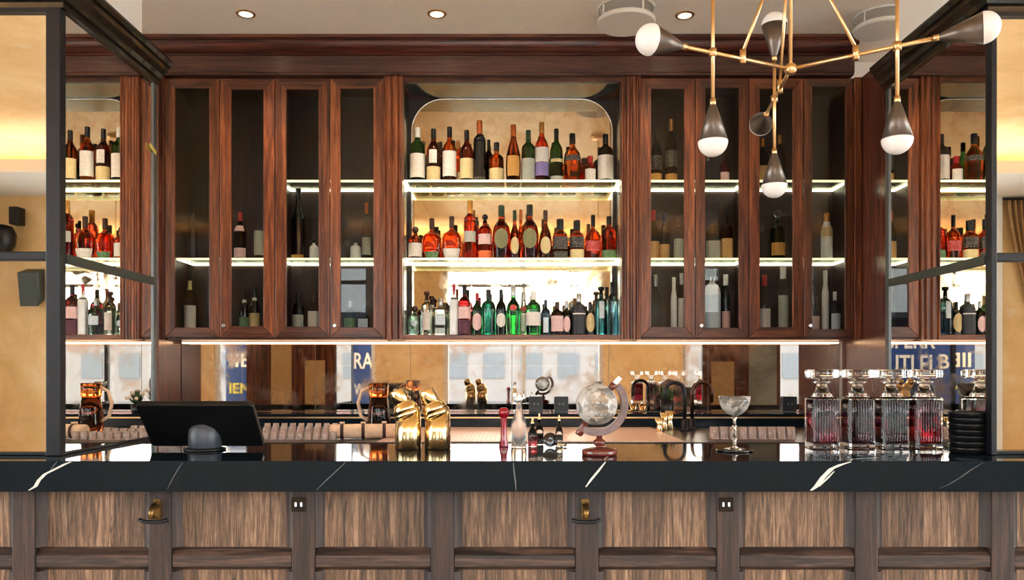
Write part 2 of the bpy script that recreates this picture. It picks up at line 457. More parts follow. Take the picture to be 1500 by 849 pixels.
MB().box(-5.5,-5.47,-2.6,3.8,.002,.02).build('led_strip',M['cove'],cl)
MB().box(5.47,5.5,-2.6,3.8,.002,.02).build('led_strip',M['cove'],cl)
# windows
for i,(a,b,c,d) in enumerate(WIN):
    w=bpy.data.objects.new('window_%d'%(i+1),None); COL.objects.link(w); w.location=((a+b)/2,-3.62,c); w['kind']='structure'
    hw=(b-a)/2; H=d-c; fr=MB()
    fr.box(-hw,-hw+.07,-.05,.07,0,H).box(hw-.07,hw,-.05,.07,0,H).box(-hw,hw,-.05,.07,0,.07).box(-hw,hw,-.05,.07,H-.07,H)
    fr.build('window_frame',M['trim_w'],w)
    MB().box(-hw+.07,hw-.07,-.03,.04,2.84-c-.03,2.84-c+.03).build('transom',M['mah_h'],w)
    mu=MB()
    for x in [(-4.36+3.67,-2.98+3.67),(0,),(0,)][i]:
        mu.box(x-.03,x+.03,-.03,.04,.07,H-.07)
    mu.build('mullion',M['blackmetal' if i!=1 else 'trim_w'],w)
    MB().box(-hw+.07,hw-.07,-.004,.002,.07,H-.07).build('window_pane',M['wpane'],w)
    lt=bpy.data.lights.new('window_daylight','AREA'); lt.shape='RECTANGLE'; lt.size=b-a; lt.size_y=H; lt.cycles.is_portal=True
    lo=bpy.data.objects.new('window_daylight',lt); COL.objects.link(lo); lo.location=((a+b)/2,-3.78,c+H/2); lo.rotation_euler=(PI/2,0,0)
for i,sx in ((4,-1),(5,1)):  # unseen side windows, added to bring more daylight onto front wall and bar
    a,b,c,d=SWY; H=d-c; hw=(b-a)/2
    w=bpy.data.objects.new('window_%d'%i,None); COL.objects.link(w); w.location=(sx*6.1,(a+b)/2,c); w['kind']='structure'
    fr=MB().box(-.05,.05,-hw,-hw+.07,0,H).box(-.05,.05,hw-.07,hw,0,H).box(-.05,.05,-hw,hw,0,.07).box(-.05,.05,-hw,hw,H-.07,H)
    fr.build('window_frame',M['trim_w'],w)
    mu=MB()
    for k in (1,2): mu.box(-.03,.03,-hw+2*hw*k/3-.03,-hw+2*hw*k/3+.03,.07,H-.07)
    mu.build('mullion',M['trim_w'],w)
    MB().box(-.003,.003,-hw+.07,hw-.07,.07,H-.07).build('window_pane',M['wpane'],w)
    lt=bpy.data.lights.new('window_daylight','AREA'); lt.shape='RECTANGLE'; lt.size=H; lt.size_y=b-a; lt.cycles.is_portal=True
    lo=bpy.data.objects.new('window_daylight',lt); COL.objects.link(lo); lo.location=(sx*6.21,(a+b)/2,c+H/2); lo.rotation_euler=(0,sx*PI/2,0)
# =================================================================== OUTSIDE
struct(MB().box(-60,60,-60,60,-.25,-.1).build('ground',M['asphalt']))
bd=thing('building','grey low building across the street seen mirrored behind the bar','building',(0,-26,-.1))
MB().box(-22,22,-4,0,0,3.9).build('wall',M['facade'],bd)
MB().box(-22.2,22.2,-4.1,.25,3.9,4.15).build('roof',M['facade_d'],bd)
MB().box(-22,22,0,.06,2.75,3.0).build('fascia_band',M['facade_r'],bd)
for i in range(24):
    x=-20+i*1.7
    for za,zb in ((1.2,2.35),(3.1,3.7)):
        MB().box(x,x+.95,0,.05,za,zb).build('window',M['facade_d'],bd)

def text_mesh(body,size,flip,ext=.004):
    cu=bpy.data.curves.new('txt','FONT'); cu.body=body; cu.size=size; cu.extrude=ext; cu.offset=size*.012; cu.align_x='LEFT'
    o=bpy.data.objects.new('txt',cu); COL.objects.link(o)
    dg=bpy.context.evaluated_depsgraph_get(); me=bpy.data.meshes.new_from_object(o.evaluated_get(dg))
    bpy.data.objects.remove(o)
    sgn=1 if flip else -1
    for v in me.vertices:
        x,y,z=v.co; v.co=(sgn*x,z,y)
    if flip: me.flip_normals()
    return me
def lettering(body,size,x,y,z,mat,parent,flip=False,width=None):
    me=text_mesh(body,size,flip); me.materials.append(mat)
    if width:
        w=max(v.co.x for v in me.vertices)-min(v.co.x for v in me.vertices); k=width/w
        for v in me.vertices: v.co.x*=k
    o=bpy.data.objects.new('lettering',me); COL.objects.link(o); o.parent=parent; o.location=(x,y,z); return o
by=-4.2
b1=thing('banner','long blue street banner reading SPERR UTLEI mirrored beside the right column','banner',(-4.2,by,.2))
MB().box(-.88,1.0,-.03,0,0,2.1).build('panel',M['blue'],b1)
MB().box(-.8,-.75,-.1,-.03,-.3,2.1).box(.8,.85,-.1,-.03,-.3,2.1).build('post',M['blackmetal'],b1)
lettering('SPERR',.46,.70,.004,1.60,M['lett_w'],b1,width=.86)
lettering('UTLEI',.46,.70,.004,1.16,M['lett_w'],b1,width=.80)
lettering('B',.36,-.22,.004,1.24,M['lett_w'],b1)
lettering('IIE',.36,-.83,.004,1.27,M['lett_w'],b1,True,width=.36)
lettering('IEN',.26,-.83,.004,.80,M['lett_y'],b1,True,width=.36)
b2=thing('banner','narrow blue street banner lettered RAI seen mirrored left of the gold wall','banner',(-2.63,by,.2))
MB().box(-.20,.20,-.03,0,0,2.1).build('panel',M['blue'],b2)
MB().box(-.02,.02,-.1,-.03,-.3,2.1).build('post',M['blackmetal'],b2)
lettering('RAI',.40,-.19,.004,1.24,M['lett_w'],b2,True,width=.38)
lettering('W V',.27,-.17,.004,.78,M['lett_w'],b2,True,width=.34)
MB().prism([(-.1,1.78),(0,1.66),(.1,1.78),(0,1.9)],'y',0,.006).build('emblem',M['lett_o'],b2)
# ---- things of the dining room (seen in the mirrors)
cu=thing('curtain','tan tied back curtain beside the window mirrored in the right column front','curtain',(5.4,-3.44,0))
N=72; Rz=24; vs=[];fs=[]
for side in (0,1):
    for r in range(Rz+1):
        z=1.75+1.5*r/Rz; lo=.02+.36*(1-r/Rz)**1.4
        for q in range(N+1):
            u=q/N; vs.append((lo+(.58-lo)*u, .03*math.sin(u*58)*(.4+.6*r/Rz)+.014*side, z))
W=N+1; T0=(Rz+1)*W
for r in range(Rz):
    for q in range(N):
        a=r*W+q; fs.append((a,a+1,a+W+1,a+W)); fs.append((T0+a,T0+a+W,T0+a+W+1,T0+a+1))
for r in range(Rz):
    for q in (0,N): a=r*W+q; fs.append((a,a+W,T0+a+W,T0+a))
for q in range(N):
    for r in (0,Rz): a=r*W+q; fs.append((a,a+1,T0+a+1,T0+a))
MB().add(vs,fs,0,True).build('drape',M['curtain'],cu)
MB().tube([(-.02,.0,3.268),(.6,.0,3.268)],.015).build('curtain_rod',M['blackmetal'],cu)
MB().box(.36,.6,-.02,.045,1.70,1.76).build('tie_back',M['curtain'],cu,.01)
struct(MB().box(5.27,5.385,-3.499,-3.46,0,3.3).build('trim_4',M['trim_w']))
def sconce(x,z,label):
    t=thing('wall_sconce',label,'wall lamp',(x,-3.5,z))
    MB().lathe([(.05,0),(.05,.02)],20).xf(Matrix.Rotation(-PI/2,4,'X')).build('back_plate',M['blackmetal'],t)
    MB().prism([(.03,-.12),(.15,-.2),(.2,.16),(.03,.22)],'x',-.1,.1).build('shade',M['railmetal'],t,.006)
sconce(-5.2,2.28,'dark tapered wall sconce below the middle bar of the left mirror')
sp=thing('loudspeaker','black loudspeaker on the gold wall reflected at the far left edge','loudspeaker',(-5.5,-3.5,3.3))
MB().box(.07,.17,.0,.14,.03-.36,.14-.28).build('bracket',M['black'],sp,.01)
MB().lathe([(.02,-.05),(.09,0),(.14,.1),(.15,.22),(.11,.30),(.04,.32)],20,c=(0,.16,-.66)).build('cabinet',M['black'],sp)

# =================================================================== BACK BAR
CF=4.60      # cabinet front plane
K=F/CF
def bx(px): return (px-PX)/K
def bz(py): return EYE+(PY-py)/K
ZT=3.10; ZB=1.563
# crown
cr=thing('cornice','dark mahogany cornice running above the bar cabinets','cornice',(0,0,ZT))
x0,x1=-2.5,1.99
MB().prism([(BACK,.0),(4.565,.0),(4.565,.012),(4.56,.014),(4.56,.108),(BACK,.108)],'x',x0,x1).build('fascia',M['fascia'],cr)
pf=[(BACK,.109),(4.553,.109),(4.548,.114)]
for i in range(9):
    a=i/8*PI/2; pf.append((4.548-.055*math.sin(a)*1.0, .118+.055*(1-math.cos(a))))
pf+=[(4.482,.176),(4.482,.182),(BACK,.182)]
MB().prism(pf,'x',x0,x1).build('moulding',M['crown'],cr)
MB().box(x0,x1,4.474,BACK,.183,.199).build('top_fillet',M['mah_h'],cr,.002)
def mitre_frame(mb,x0,x1,z0,z1,t,y0,y1):
    # left, right stiles (mat 0) and rails (mat 1), mitred
    def quad(p,m): mb.prism(p,'y',y0,y1,m)
    e=.0006
    quad([(x0,z0),(x0+t,z0+t),(x0+t,z1-t),(x0,z1)],0)
    quad([(x1,z0),(x1,z1),(x1-t,z1-t),(x1-t,z0+t)],0)
    quad([(x0+e,z0),(x1-e,z0),(x1-t-e,z0+t),(x0+t+e,z0+t)],1)
    quad([(x0+e,z1),(x0+t+e,z1-t),(x1-t-e,z1-t),(x1-e,z1)],1)
def led_ring(x0,x1,y0,y1,parent,hh=.0135):
    w=.009
    m=MB().box(x0,x1,y0-.002,y0+w,-.001,hh-.003,1).box(x0,x1,y1-w,y1,-.001,hh-.003)
    m.box(x0,x0+w,y0+w,y1-w,-.001,hh-.003).box(x1-w,x1,y0+w,y1-w,-.001,hh-.003)
    return m.build('led_strip',[M['led'],M['led_front']],parent)
def glass_shelf(x0,x1,z,parent,y0=4.615,y1=4.86):
    o=MB().box(x0+.0095,x1-.0095,y0+.0095,y1-.0095,0,.010).build('glass_shelf',M['shelfglass'],parent,loc=(0,0,z))
    led_ring(x0,x1,y0,y1,o)
    return o
S1=2.49; S2=2.032      # shelf undersides
def cabinet(label,xa,xb,doors,part_px,shelves,endstile,knobs):
    t=thing('display_cabinet',label,'cabinet',(0,0,0))
    y0=CF+.022
    MB().box(xa,xb,BACK-.016,BACK-.001,ZB,ZT).build('back_panel',M['cab_in'],t)
    MB().box(xa,xb,y0,BACK-.017,ZB,ZB+.026).build('bottom_panel',M['mah_h'],t)
    MB().box(xa,xb,y0,BACK-.017,ZT-.025,ZT-.001).build('top_panel',M['cab_in'],t)
    for x in (xa,xb-.02): MB().box(x,x+.02,y0,BACK-.017,ZB+.027,ZT-.026).build('side_panel',M['cab_in'],t)
    pxm=bx(part_px); MB().box(pxm-.012,pxm+.012,y0,BACK-.017,ZB+.027,ZT-.026).build('partition',M['cab_in'],t)
    for (a,b,z) in shelves: glass_shelf(a,b,z,t)
    if endstile: MB().box(endstile[0],endstile[1],CF-.004,CF+.02,ZB,ZT-.001).build('face_stile',M['mah_v'],t,.003)
    for i,(a,b,pa,pb) in enumerate(doors):
        X0,X1=bx(a)+.0012,bx(b)-.0012; tt=(pa-a+b-pb)/2/K
        d=MB(); mitre_frame(d,X0,X1,bz(494),bz(114.5),tt,CF,CF+.020)
        do=d.build('door',[M['mah_v'],M['mah_h']],t,.0025)
        MB().box(X0+tt-.004,X1-tt+.004,CF+.009,CF+.012,bz(494)+tt-.004,bz(114.5)-tt+.004).build('glass_pane',M['pane'],do)
        if i in knobs:
            kx=X0+.03 if knobs[i]=='l' else X1-.03
            kx=bx({0:0}.get(i,0)) if False else kx
            MB().lathe([(.006,0),(.006,.012),(.0125,.014),(.013,.022),(.009,.026)],16).xf(Matrix.Translation((kx,CF,bz(477)))@Matrix.Rotation(PI/2,4,'X')).build('knob',M['chrome'],do)
    return t
cabinet('mahogany display cabinet with four glass doors left of the bottle niche',bx(243),bx(562),
  [(241,321,257,308),(321.5,402.5,338,386),(403,483,418,466),(483.5,562,498,547)],404,
  [(bx(252)+.02,bx(404)-.014,S2),(bx(404)+.014,bx(562)-.022,S2),(bx(404)+.014,bx(562)-.022,S1)],(bx(228),bx(240.6)),{1:'l',3:'l'})
cabinet('mahogany display cabinet with four glass doors right of the bottle niche',bx(938),bx(1251),
  [(938,1018,953,1002),(1018.5,1097,1032,1082),(1097.5,1177,1111,1160),(1177.5,1251,1191,1240)],1098,
  [(bx(938)+.022,bx(1098)-.014,S2),(bx(1098)+.014,bx(1251)-.022,S2),(bx(938)+.022,bx(1098)-.014,S1),(bx(1098)+.014,bx(1251)-.022,S1)],(bx(1251.5),bx(1262)),{1:'l',3:'l'})
# central niche
ni=thing('bottle_niche','open mirrored bottle niche with two lit glass shelves in the middle','niche',(0,0,0))
def pil(a,b):
    X0,X1=bx(a),bx(b); n=3; pts=[(X0,CF+.05),(X0,CF-.02)]
    w=(X1-X0)/n
    for i in range(n):
        s=X0+i*w
        pts+=[(s+w*.18,CF-.02),(s+w*.30,CF-.008),(s+w*.5,CF-.012),(s+w*.70,CF-.012),(s+w*.82,CF-.02)]
    pts+=[(X1,CF-.02),(X1,CF+.05)]
    MB().prism(pts,'z',ZB,ZT-.001).build('pilaster',M['mah_v'],ni)
pil(562.5,590); pil(910,937.5)
NX=bx(910)-.002
for s in (-1,1):
    a,b=sorted((s*NX,s*(NX+.012))); MB().box(a,b,CF+.051,BACK-.014,ZB+.03,ZT-.03).build('side_panel',M['soffit_mirror'],ni)
MB().box(-NX-.01,NX+.01,CF+.0,BACK-.014,ZT-.028,ZT-.001).build('soffit',M['mah_h'],ni)
def rrect(x0,x1,z0,z1,r,top_only=False,N=10):
    pts=[]
    def arc(cx,cz,a0,a1):
        for i in range(N+1):
            a=a0+(a1-a0)*i/N; pts.append((cx+r*math.cos(a),cz+r*math.sin(a)))
    if top_only: pts+= [(x0,z0),(x1,z0)]
    else: arc(x0+r,z0+r,PI,1.5*PI); arc(x1-r,z0+r,1.5*PI,2*PI)
    arc(x1-r,z1-r,0,PI/2); arc(x0+r,z1-r,PI/2,PI); return pts
MB().prism(rrect(-NX+.015,NX-.015,CF+.012,BACK-.03,.15,True),'z',ZT-.034,ZT-.0285).build('soffit_inset',M['soffit_mirror'],ni)
MB().box(-NX-.01,NX+.01,BACK-.013,BACK-.001,ZB,ZT-.001).build('back_board',M['cab_in'],ni)
MB().prism(rrect(-.622,.622,ZB+.03,3.062,.20,True),'y',BACK-.019,BACK-.0135).build('antique_mirror',M['antique'],ni)
arcp=rrect(-.622,.622,ZB+.03,3.062,.20,True)[2:]
MB().tube([(.622,BACK-.02,ZB+.03)]+[(a,BACK-.02,b) for a,b in arcp]+[(-.622,BACK-.02,ZB+.03)],.004,8).build('mirror_trim',M['chrome'],ni)
MB().box(-NX-.01,NX+.01,CF-.012,BACK-.02,ZB,ZB+.028).build('bottom_board',M['mah_h'],ni,.003)
glass_shelf(-NX+.004,NX-.004,S2,ni,4.61,4.855); glass_shelf(-NX+.004,NX-.004,S1,ni,4.61,4.855)
# under cabinet light
ul=thing('under_cabinet_light','warm light strip under the cabinets above the mirrored splashback','light',(0,4.80,ZB))
MB().box(-2.02,2.0,.006,.018,-.016,-.006).build('led_strip',M['led_warm'],ul)
MB().box(-2.02,2.0,.004,.03,-.006,0).build('channel',M['brass'],ul)
# splashback
sb=thing('splashback','mottled antique mirror splashback behind the back counter','mirror',(0,BACK,1.128))
for a,b in ((-2.05,-1.22),(-1.22,-.63),(-.63,.0),(.0,.60),(.60,1.215),(1.215,2.03)):
    MB().box(a+.0015,b-.0015,-.010,-.002,.001,ZB-1.128-.017).build('mirror_panel',M['splash'],sb)
# side walls of the bar recess
struct(MB().box(-2.13,-2.052,4.56,BACK,0,ZT).build('trim_5',M['wallwood']))
struct(MB().box(2.052,2.13,4.12,BACK,0,ZT).build('trim_6',M['wallwood']))
# ledge + back counter
lg=thing('back_ledge','black stone ledge with brass edge below the mirrored splashback','ledge',(0,0,1.05))
MB().box(-2.05,2.05,4.60,BACK-.002,.002,.077).build('stone_ledge',M['marble'],lg,.002)
MB().box(-2.05,2.05,4.594,4.6,.052,.060).build('brass_edge',M['brass'],lg)
bc=thing('back_counter','steel topped working counter behind the bar','counter',(0,0,0))
MB().box(-2.05,2.05,3.62,BACK-.002,.1,1.012).build('carcass',M['black'],bc)
MB().box(-2.0,2.0,3.7,BACK-.1,0,.0995).build('plinth',M['black'],bc)
MB().box(-2.05,2.05,3.6,BACK-.002,1.013,1.05).build('worktop',pbr('dark_worktop',C(40,34,34),.3),bc,.003)
db=MB().box(-.62,.80,3.62,4.56,1.0505,1.0535).build('drainboard',M['drain']); tag(db,'embossed steel drainboard tinted pink for warm strip light behind the globe and shakers','drainboard')

# =================================================================== MIRRORED COLUMNS
def column(s,X,Yn,Yf,label,postw):
    t=thing('mirrored_column',label,'column',(0,0,1.1))
    O=s*2.2; Zt=2.55-1.1
    def B(xa,xb,*r): 
        a,b=sorted((xa,xb)); return MB().box(a,b,*r)
    B(s*(X+.008),O,Yn+.008,Yf-.002,.002,Zt).build('core',M['blackmetal'],t)
    B(s*X,s*(X+.007),Yn+.02,Yf-.03,.012,Zt).build('side_mirror',M['mirror'],t)
    B(s*(X+postw),O,Yn+.001,Yn+.007,.012,Zt).build('front_mirror',M['mirror'],t)
    B(s*(X-.004),s*(X+postw),Yn-.016,Yn+.019,.001,Zt).build('corner_post',M['blackmetal'],t,.002)
    B(s*(X-.006),s*(X+.03),Yf-.03,Yf,.001,Zt).build('rear_post',M['greymetal'],t,.002)
    B(s*(X-.008),s*(X-.0005),Yn+.019,Yf-.03,1.728-1.1,1.758-1.1).build('side_rail',M['railmetal'],t)
    B(s*(X+postw),O,Yn-.014,Yn+.0005,1.733-1.1,1.762-1.1).build('front_rail',M['blackmetal'],t,.004)
    B(s*(X),O,Yn-.012,Yn+.0005,Zt-.014,Zt).build('top_rail',M['blackmetal'],t)
    # crown swept round two sides
    prof=[(0,0),(.012,0),(.014,.016),(.024,.022),(.030,.04),(.046,.056),(.050,.07),(.060,.076),(.066,.092),(.066,.10),(0,.10)]
    m=MB(); vs=[]
    n=len(prof)
    for d,z in prof:
        vs+=[(s*(X-d),Yf+d*.2,Zt+z),(s*(X-d),Yn-d,Zt+z),(O,Yn-d,Zt+z)]
    fs=[]
    for i in range(n-1):
        for k in range(2): fs.append((i*3+k,i*3+k+1,i*3+k+4,i*3+k+3))
    m.add(vs,fs,0,False)
    m.add([vs[i*3] for i in range(n)],[tuple(range(n))],0)
    m.build('crown',M['greenblack'],t)
    B(s*(X+.01),O,2.985,Yf,-1.098,0.0).build('base',M['blackmetal'],t)
    B(s*(X+.002),O,Yf-.0005,Yf+.012,.002,Zt).build('back_panel',M['mah_v'],t)
    for a,b,z0,z1,k in ((.085,.25,-.02,.37,0),(.36,.53,-.02,.52,0)) if s<0 else ((.065,.25,-.02,.36,0),(.37,.60,-.02,.52,1)):
        B(s*(X+a),s*(X+b),Yf+.0125,Yf+.018,max(z0,.005),z1).build('gold_panel',M['paper'] if not k else M['soffit_mirror'],t)
    return t
column(-1,1.464,2.551,3.225,'mirrored column with black frame standing on the left end of the bar',.042)
column(1,1.57,2.579,3.29,'mirrored column with black frame standing on the right end of the bar',.014)
struct(MB().box(-2.2,-1.508,2.6,3.2,2.652,3.598).build('trim_7',M['white']))
struct(MB().box(1.612,2.2,2.63,3.27,2.652,3.598).build('trim_8',M['white']))
tp=MB().box(-.03,.03,-.001,.001,-.008,.008); tp.xf(Matrix.Rotation(PI/2,4,'Z')@Matrix.Rotation(math.radians(20),4,'Y'))
tp=tp.build('tape',M['tape'],loc=(-1.4565,3.185,wz(218,3.185))); tag(tp,'strip of yellow tape stuck on the left column edge','tape')

# =================================================================== BAR
ct=thing('countertop','thick black marble bar top with white veins','countertop',(0,0,1.1))
TH=.094
m=MB().box(-2.75,2.75,2.40,2.975,-TH,0)
def vein(pts,w,mi):
    # pts in photo pixels on the front face
    P=[(wx(a,2.4),wz(b,2.4)-1.1) for a,b in pts]
    n=len(P); vs=[]
    for i,(x,z) in enumerate(P):
        ww=w*(1 if 0<i<n-1 else .45); vs+=[(x-ww,2.3996,z),(x+ww,2.3996,z)]
    m.add(vs,[(2*i,2*i+1,2*i+3,2*i+2) for i in range(n-1)],mi)
def vein_top(pts,w,mi):
    vs=[]
    n=len(pts)
    for i,(x,y) in enumerate(pts):
        ww=w*(1 if 0<i<n-1 else .4); vs+=[(x-ww,y,.0004),(x+ww,y,.0004)]
    m.add(vs,[(2*i,2*i+1,2*i+3,2*i+2) for i in range(n-1)],mi)
vein([(42,718),(52,712),(57,703),(66,694),(80,687),(96,679),(104,676)],.006,1)
vein([(74,688),(80,680),(84,676)],.0022,2)
vein([(245,716),(252,702),(262,685),(268,677)],.0015,2)
vein([(463,718),(478,703),(492,690),(506,677)],.0022,2)
vein([(752,677),(753,690),(755,705),(756,718)],.0022,2)
vein([(858,713),(866,702),(876,690),(887,676)],.0042,1)
vein([(1188,718),(1196,712),(1206,698),(1218,686),(1232,680),(1246,676)],.0085,1)
vein([(1200,712),(1212,700),(1222,690)],.004,1)
vein([(1376,715),(1392,708),(1408,698),(1422,688),(1440,677)],.0022,2)
vein_top([(wx(1246,2.4),2.4),(1.06,2.45),(1.16,2.50),(1.4,2.52)],.005,1)
vein_top([(wx(104,2.4),2.4),(-1.33,2.43),(-1.2,2.5),(-.9,2.53)],.004,2)
vein_top([(wx(887,2.4),2.4),(.29,2.46),(.33,2.6)],.003,1)
m.build('marble_slab',[M['marble'],M['vein'],M['vein_thin']],ct)
BF=2.52; KB=F/BF
def fx(px): return (px-PX)/KB
bf=thing('bar_counter','panelled oak bar front below the black marble top','bar',(0,0,0))
stc=[-171,34,234,444,648,860,1067,1270,1470,1675]
Zr=[(1.005-.022,1.005),(EYE-(832-PY)/KB,EYE-(803-PY)/KB),(.10,.2)]
sw=.037
MB().box(-2.2,2.2,BF+.045,2.9,0.0,1.004).build('carcass',M['black'],bf)
MB().box(-2.2,2.2,BF+.03,BF+.044,.0,.10).build('plinth',M['oak_rail'],bf)
for i,c in enumerate(stc):
    x=fx(c)
    MB().box(x-sw,x+sw,BF,BF+.044,.0,1.005).build('stile',M['oak_stile'],bf,.004)
for i in range(len(stc)-1):
    a,b=fx(stc[i])+sw,fx(stc[i+1])-sw
    p=MB().box(a,b,BF+.030,BF+.043,.1,1.004); p.build('panel',M['oak_panel'],bf)
    z0,z1=Zr[1]; ym=BF+.004
    MB().prism([(BF+.029,z0-.012),(BF+.018,z0-.004),(BF+.010,z0),(ym,z0+.004),(ym,z1-.024),(BF+.029,z1)],'x',a+.001,b-.001).build('rail',M['oak_rail'],bf,.002)
    MB().box(a+.001,b-.001,ym,BF+.029,.1,.2).build('rail',M['oak_rail'],bf,.003)
    for (xa,sg) in ((a,1),(b,-1)):
        pts=[(xa+sg*.0005,BF+.006),(xa+sg*.010,BF+.012),(xa+sg*.018,BF+.020),(xa+sg*.026,BF+.0295),(xa+sg*.0005,BF+.0295)]
        MB().prism(pts,'z',z1+.001,1.004).build('moulding',M['oak_stile'],bf)
        MB().prism(pts,'z',.201,z0-.013).build('moulding',M['oak_stile'],bf)
def hook(px,label):
    t=thing('bag_hook',label,'hook',(fx(px),BF,EYE-(745-PY)/KB))
    MB().prism(rrect(-.012,.012,-.032,.032,.005),'y',-.005,0).build('back_plate',M['oldbrass'],t)
    MB().tube([(0,-.004,.015),(0,-.03,.012),(0,-.045,-.004),(0,-.043,-.022)],[.012,.011,.009,.010],12).build('arm',M['oldbrass'],t)
    MB().tube([(-.045,-.03,-.028),(-.03,-.034,-.034),(0,-.036,-.036),(.03,-.034,-.034),(.045,-.03,-.028)],.006,10).build('cross_bar',M['blackmetal'],t)
hook(231,'brass bag hook with black bar below the touch screen terminal')
hook(857,'brass bag hook with black bar below the globe decanter')
def outlet(px,label):
    t=thing('power_outlet',label,'outlet',(fx(px),BF,EYE-(738-PY)/KB))
    MB().prism(rrect(-.023,.023,-.023,.023,.004),'y',-.006,-.0005).build('face_plate',M['blackgloss'],t)
    for s in (-1,1): MB().prism(rrect(s*.009-.003,s*.009+.003,-.007,.007,.0028),'y',-.0075,-.0062).build('usb_port',pbr('usb_glow',C(220,230,245),.3,emit=.8,ecol=(.8,.9,1,1)),t)
outlet(438,'black double usb outlet on the bar front left of centre')
outlet(1063,'black double usb outlet on the bar front right of centre')

# =================================================================== CEILING FIXTURES
for px,py,lb in ((360,20,'recessed downlight above the left cabinet'),(640,20,'recessed downlight above the bottle niche'),(1003,22,'recessed downlight above the right cabinet beside the round speaker')):
    Y=(3.3-EYE)*F/(PY-py); x=wx(px,Y)
    t=thing('downlight',lb,'downlight',(x,Y,3.3))
    MB().lathe([(.036,-.001),(.036,-.006),(.048,-.006),(.052,-.001)],28,cap=False).build('trim_ring',M['brass'],t)
    MB().lathe([(.0355,-.0005),(.0355,-.003)],28).build('lens',M['lamp'],t)
    lt=bpy.data.lights.new('downlight_beam','SPOT'); lt.energy=45; lt.color=(1,.82,.6); lt.spot_size=1.9; lt.spot_blend=.8; lt.shadow_soft_size=.03
    lo=bpy.data.objects.new('downlight_beam',lt); COL.objects.link(lo); lo.parent=t; lo.location=(0,0,-.012)
def cspeaker(px,py,Y,lb,r=.155):
    t=thing('ceiling_speaker',lb,'ceiling speaker',(wx(px,Y),Y,3.3))
    MB().lathe([(r,-.001),(r,-.010),(r-.012,-.012),(r-.012,-.001)],40,cap=False).build('mounting_ring',M['white'],t)
    for k in range(4):
        a=k*PI/2+.5; MB().tube([(math.cos(a)*(r-.01),math.sin(a)*(r-.01),-.005),(math.cos(a)*(r-.01),math.sin(a)*(r-.01),-.065)],.005,8).build('post',M['white'],t)
    MB().lathe([(r-.004,-.06),(r,-.064),(r,-.078),(r-.006,-.084)],40).build('disc',M['white'],t)
cspeaker(917,30,4.17,'round white ceiling speaker left of the chandelier')
cspeaker(1290,38,4.25,'round white ceiling speaker behind the chandelier right arm',.14)

# =================================================================== CHANDELIER
ch=thing('chandelier','brass three armed chandelier with black cones and opal globes','chandelier',(wx(1158,2.3),2.3,0))
HZ=wz(101,2.3); hx=wx(1158,2.3)
def rel(px,py,Y): return Vector((wx(px,Y)-hx, Y-2.3, wz(py,Y)))
hub=Vector((0,0,HZ))
MB().sphere((0,0,HZ),.018,20,12).build('hub',M['brass'],ch)
MB().tube([(0,0,HZ),(0,0,3.585)],.0055,10).build('stem',M['brass'],ch)
MB().lathe([(.07,3.598),(.07,3.575),(.02,3.57)],24).build('canopy',M['brass'],ch)
def lampend(tip,d,size=1.0):
    """cone opens from tip along d, ends in an opal dome"""
    d=Vector(d).normalized(); q=d.to_track_quat('Z','Y').to_matrix().to_4x4(); T=Matrix.Translation(tip)@q
    Lc=.105*size; R=.041*size
    MB().lathe([(.0085,-.012),(.0085,.006)],14).xf(T).build('joint',M['brass'],ch)
    c=MB().lathe([(.009*size,.004),(.020*size,.035*size),(R,Lc),(R-.002,Lc)],28,cap=False).xf(T).build('cone',M['cone'],ch)
    g=MB().sphere((0,0,0),R*1.0,28,12,0,0,PI/2); g.lathe([(R,-.001),(R,0)],28)
    for i,v in enumerate(g.v): g.v[i]=(v[0],v[1],v[2]*1.0+Lc)
    g.xf(T).build('opal_globe',M['opal'],c)
def arm(end_px,end_py,Ye,frac,bot_py,top_py):
    e=rel(end_px,end_py,Ye); MB().tube([hub,e],.0055,10).build('arm',M['brass'],ch)
    d=(e-hub).normalized(); lampend(e,d)
    p=hub+(e-hub)*frac
    Y=2.3+p.y
    zb=wz(bot_py,Y); zt=wz(top_py,Y)
    MB().tube([(p.x,p.y,zb),(p.x,p.y,zt)],.0052,10).build('drop_rod',M['brass'],ch)
    MB().lathe([(.011,-.011),(.011,.011)],14,c=(p.x,p.y,p.z)).build('joint',M['brass'],ch)
    lampend(Vector((p.x,p.y,zb)),(0,0,-1)); lampend(Vector((p.x,p.y,zt)),(0,0,1))
    q=hub+(e-hub)*.47*frac/.75
    MB().lathe([(.009,-.014),(.009,.026)],12,c=(q.x,q.y,q.z)).build('joint',M['brass'],ch)
    MB().tube([(q.x,q.y,q.z+.02),(q.x*.25,q.y*.25,q.z+.32)],.0048,8).build('strut',M['brass'],ch)
    return p
arm(1000,68,2.13,.735,152,-60)
arm(1374,55,2.11,.74,148,-60)
arm(1122,168,2.72,.62,224,84)

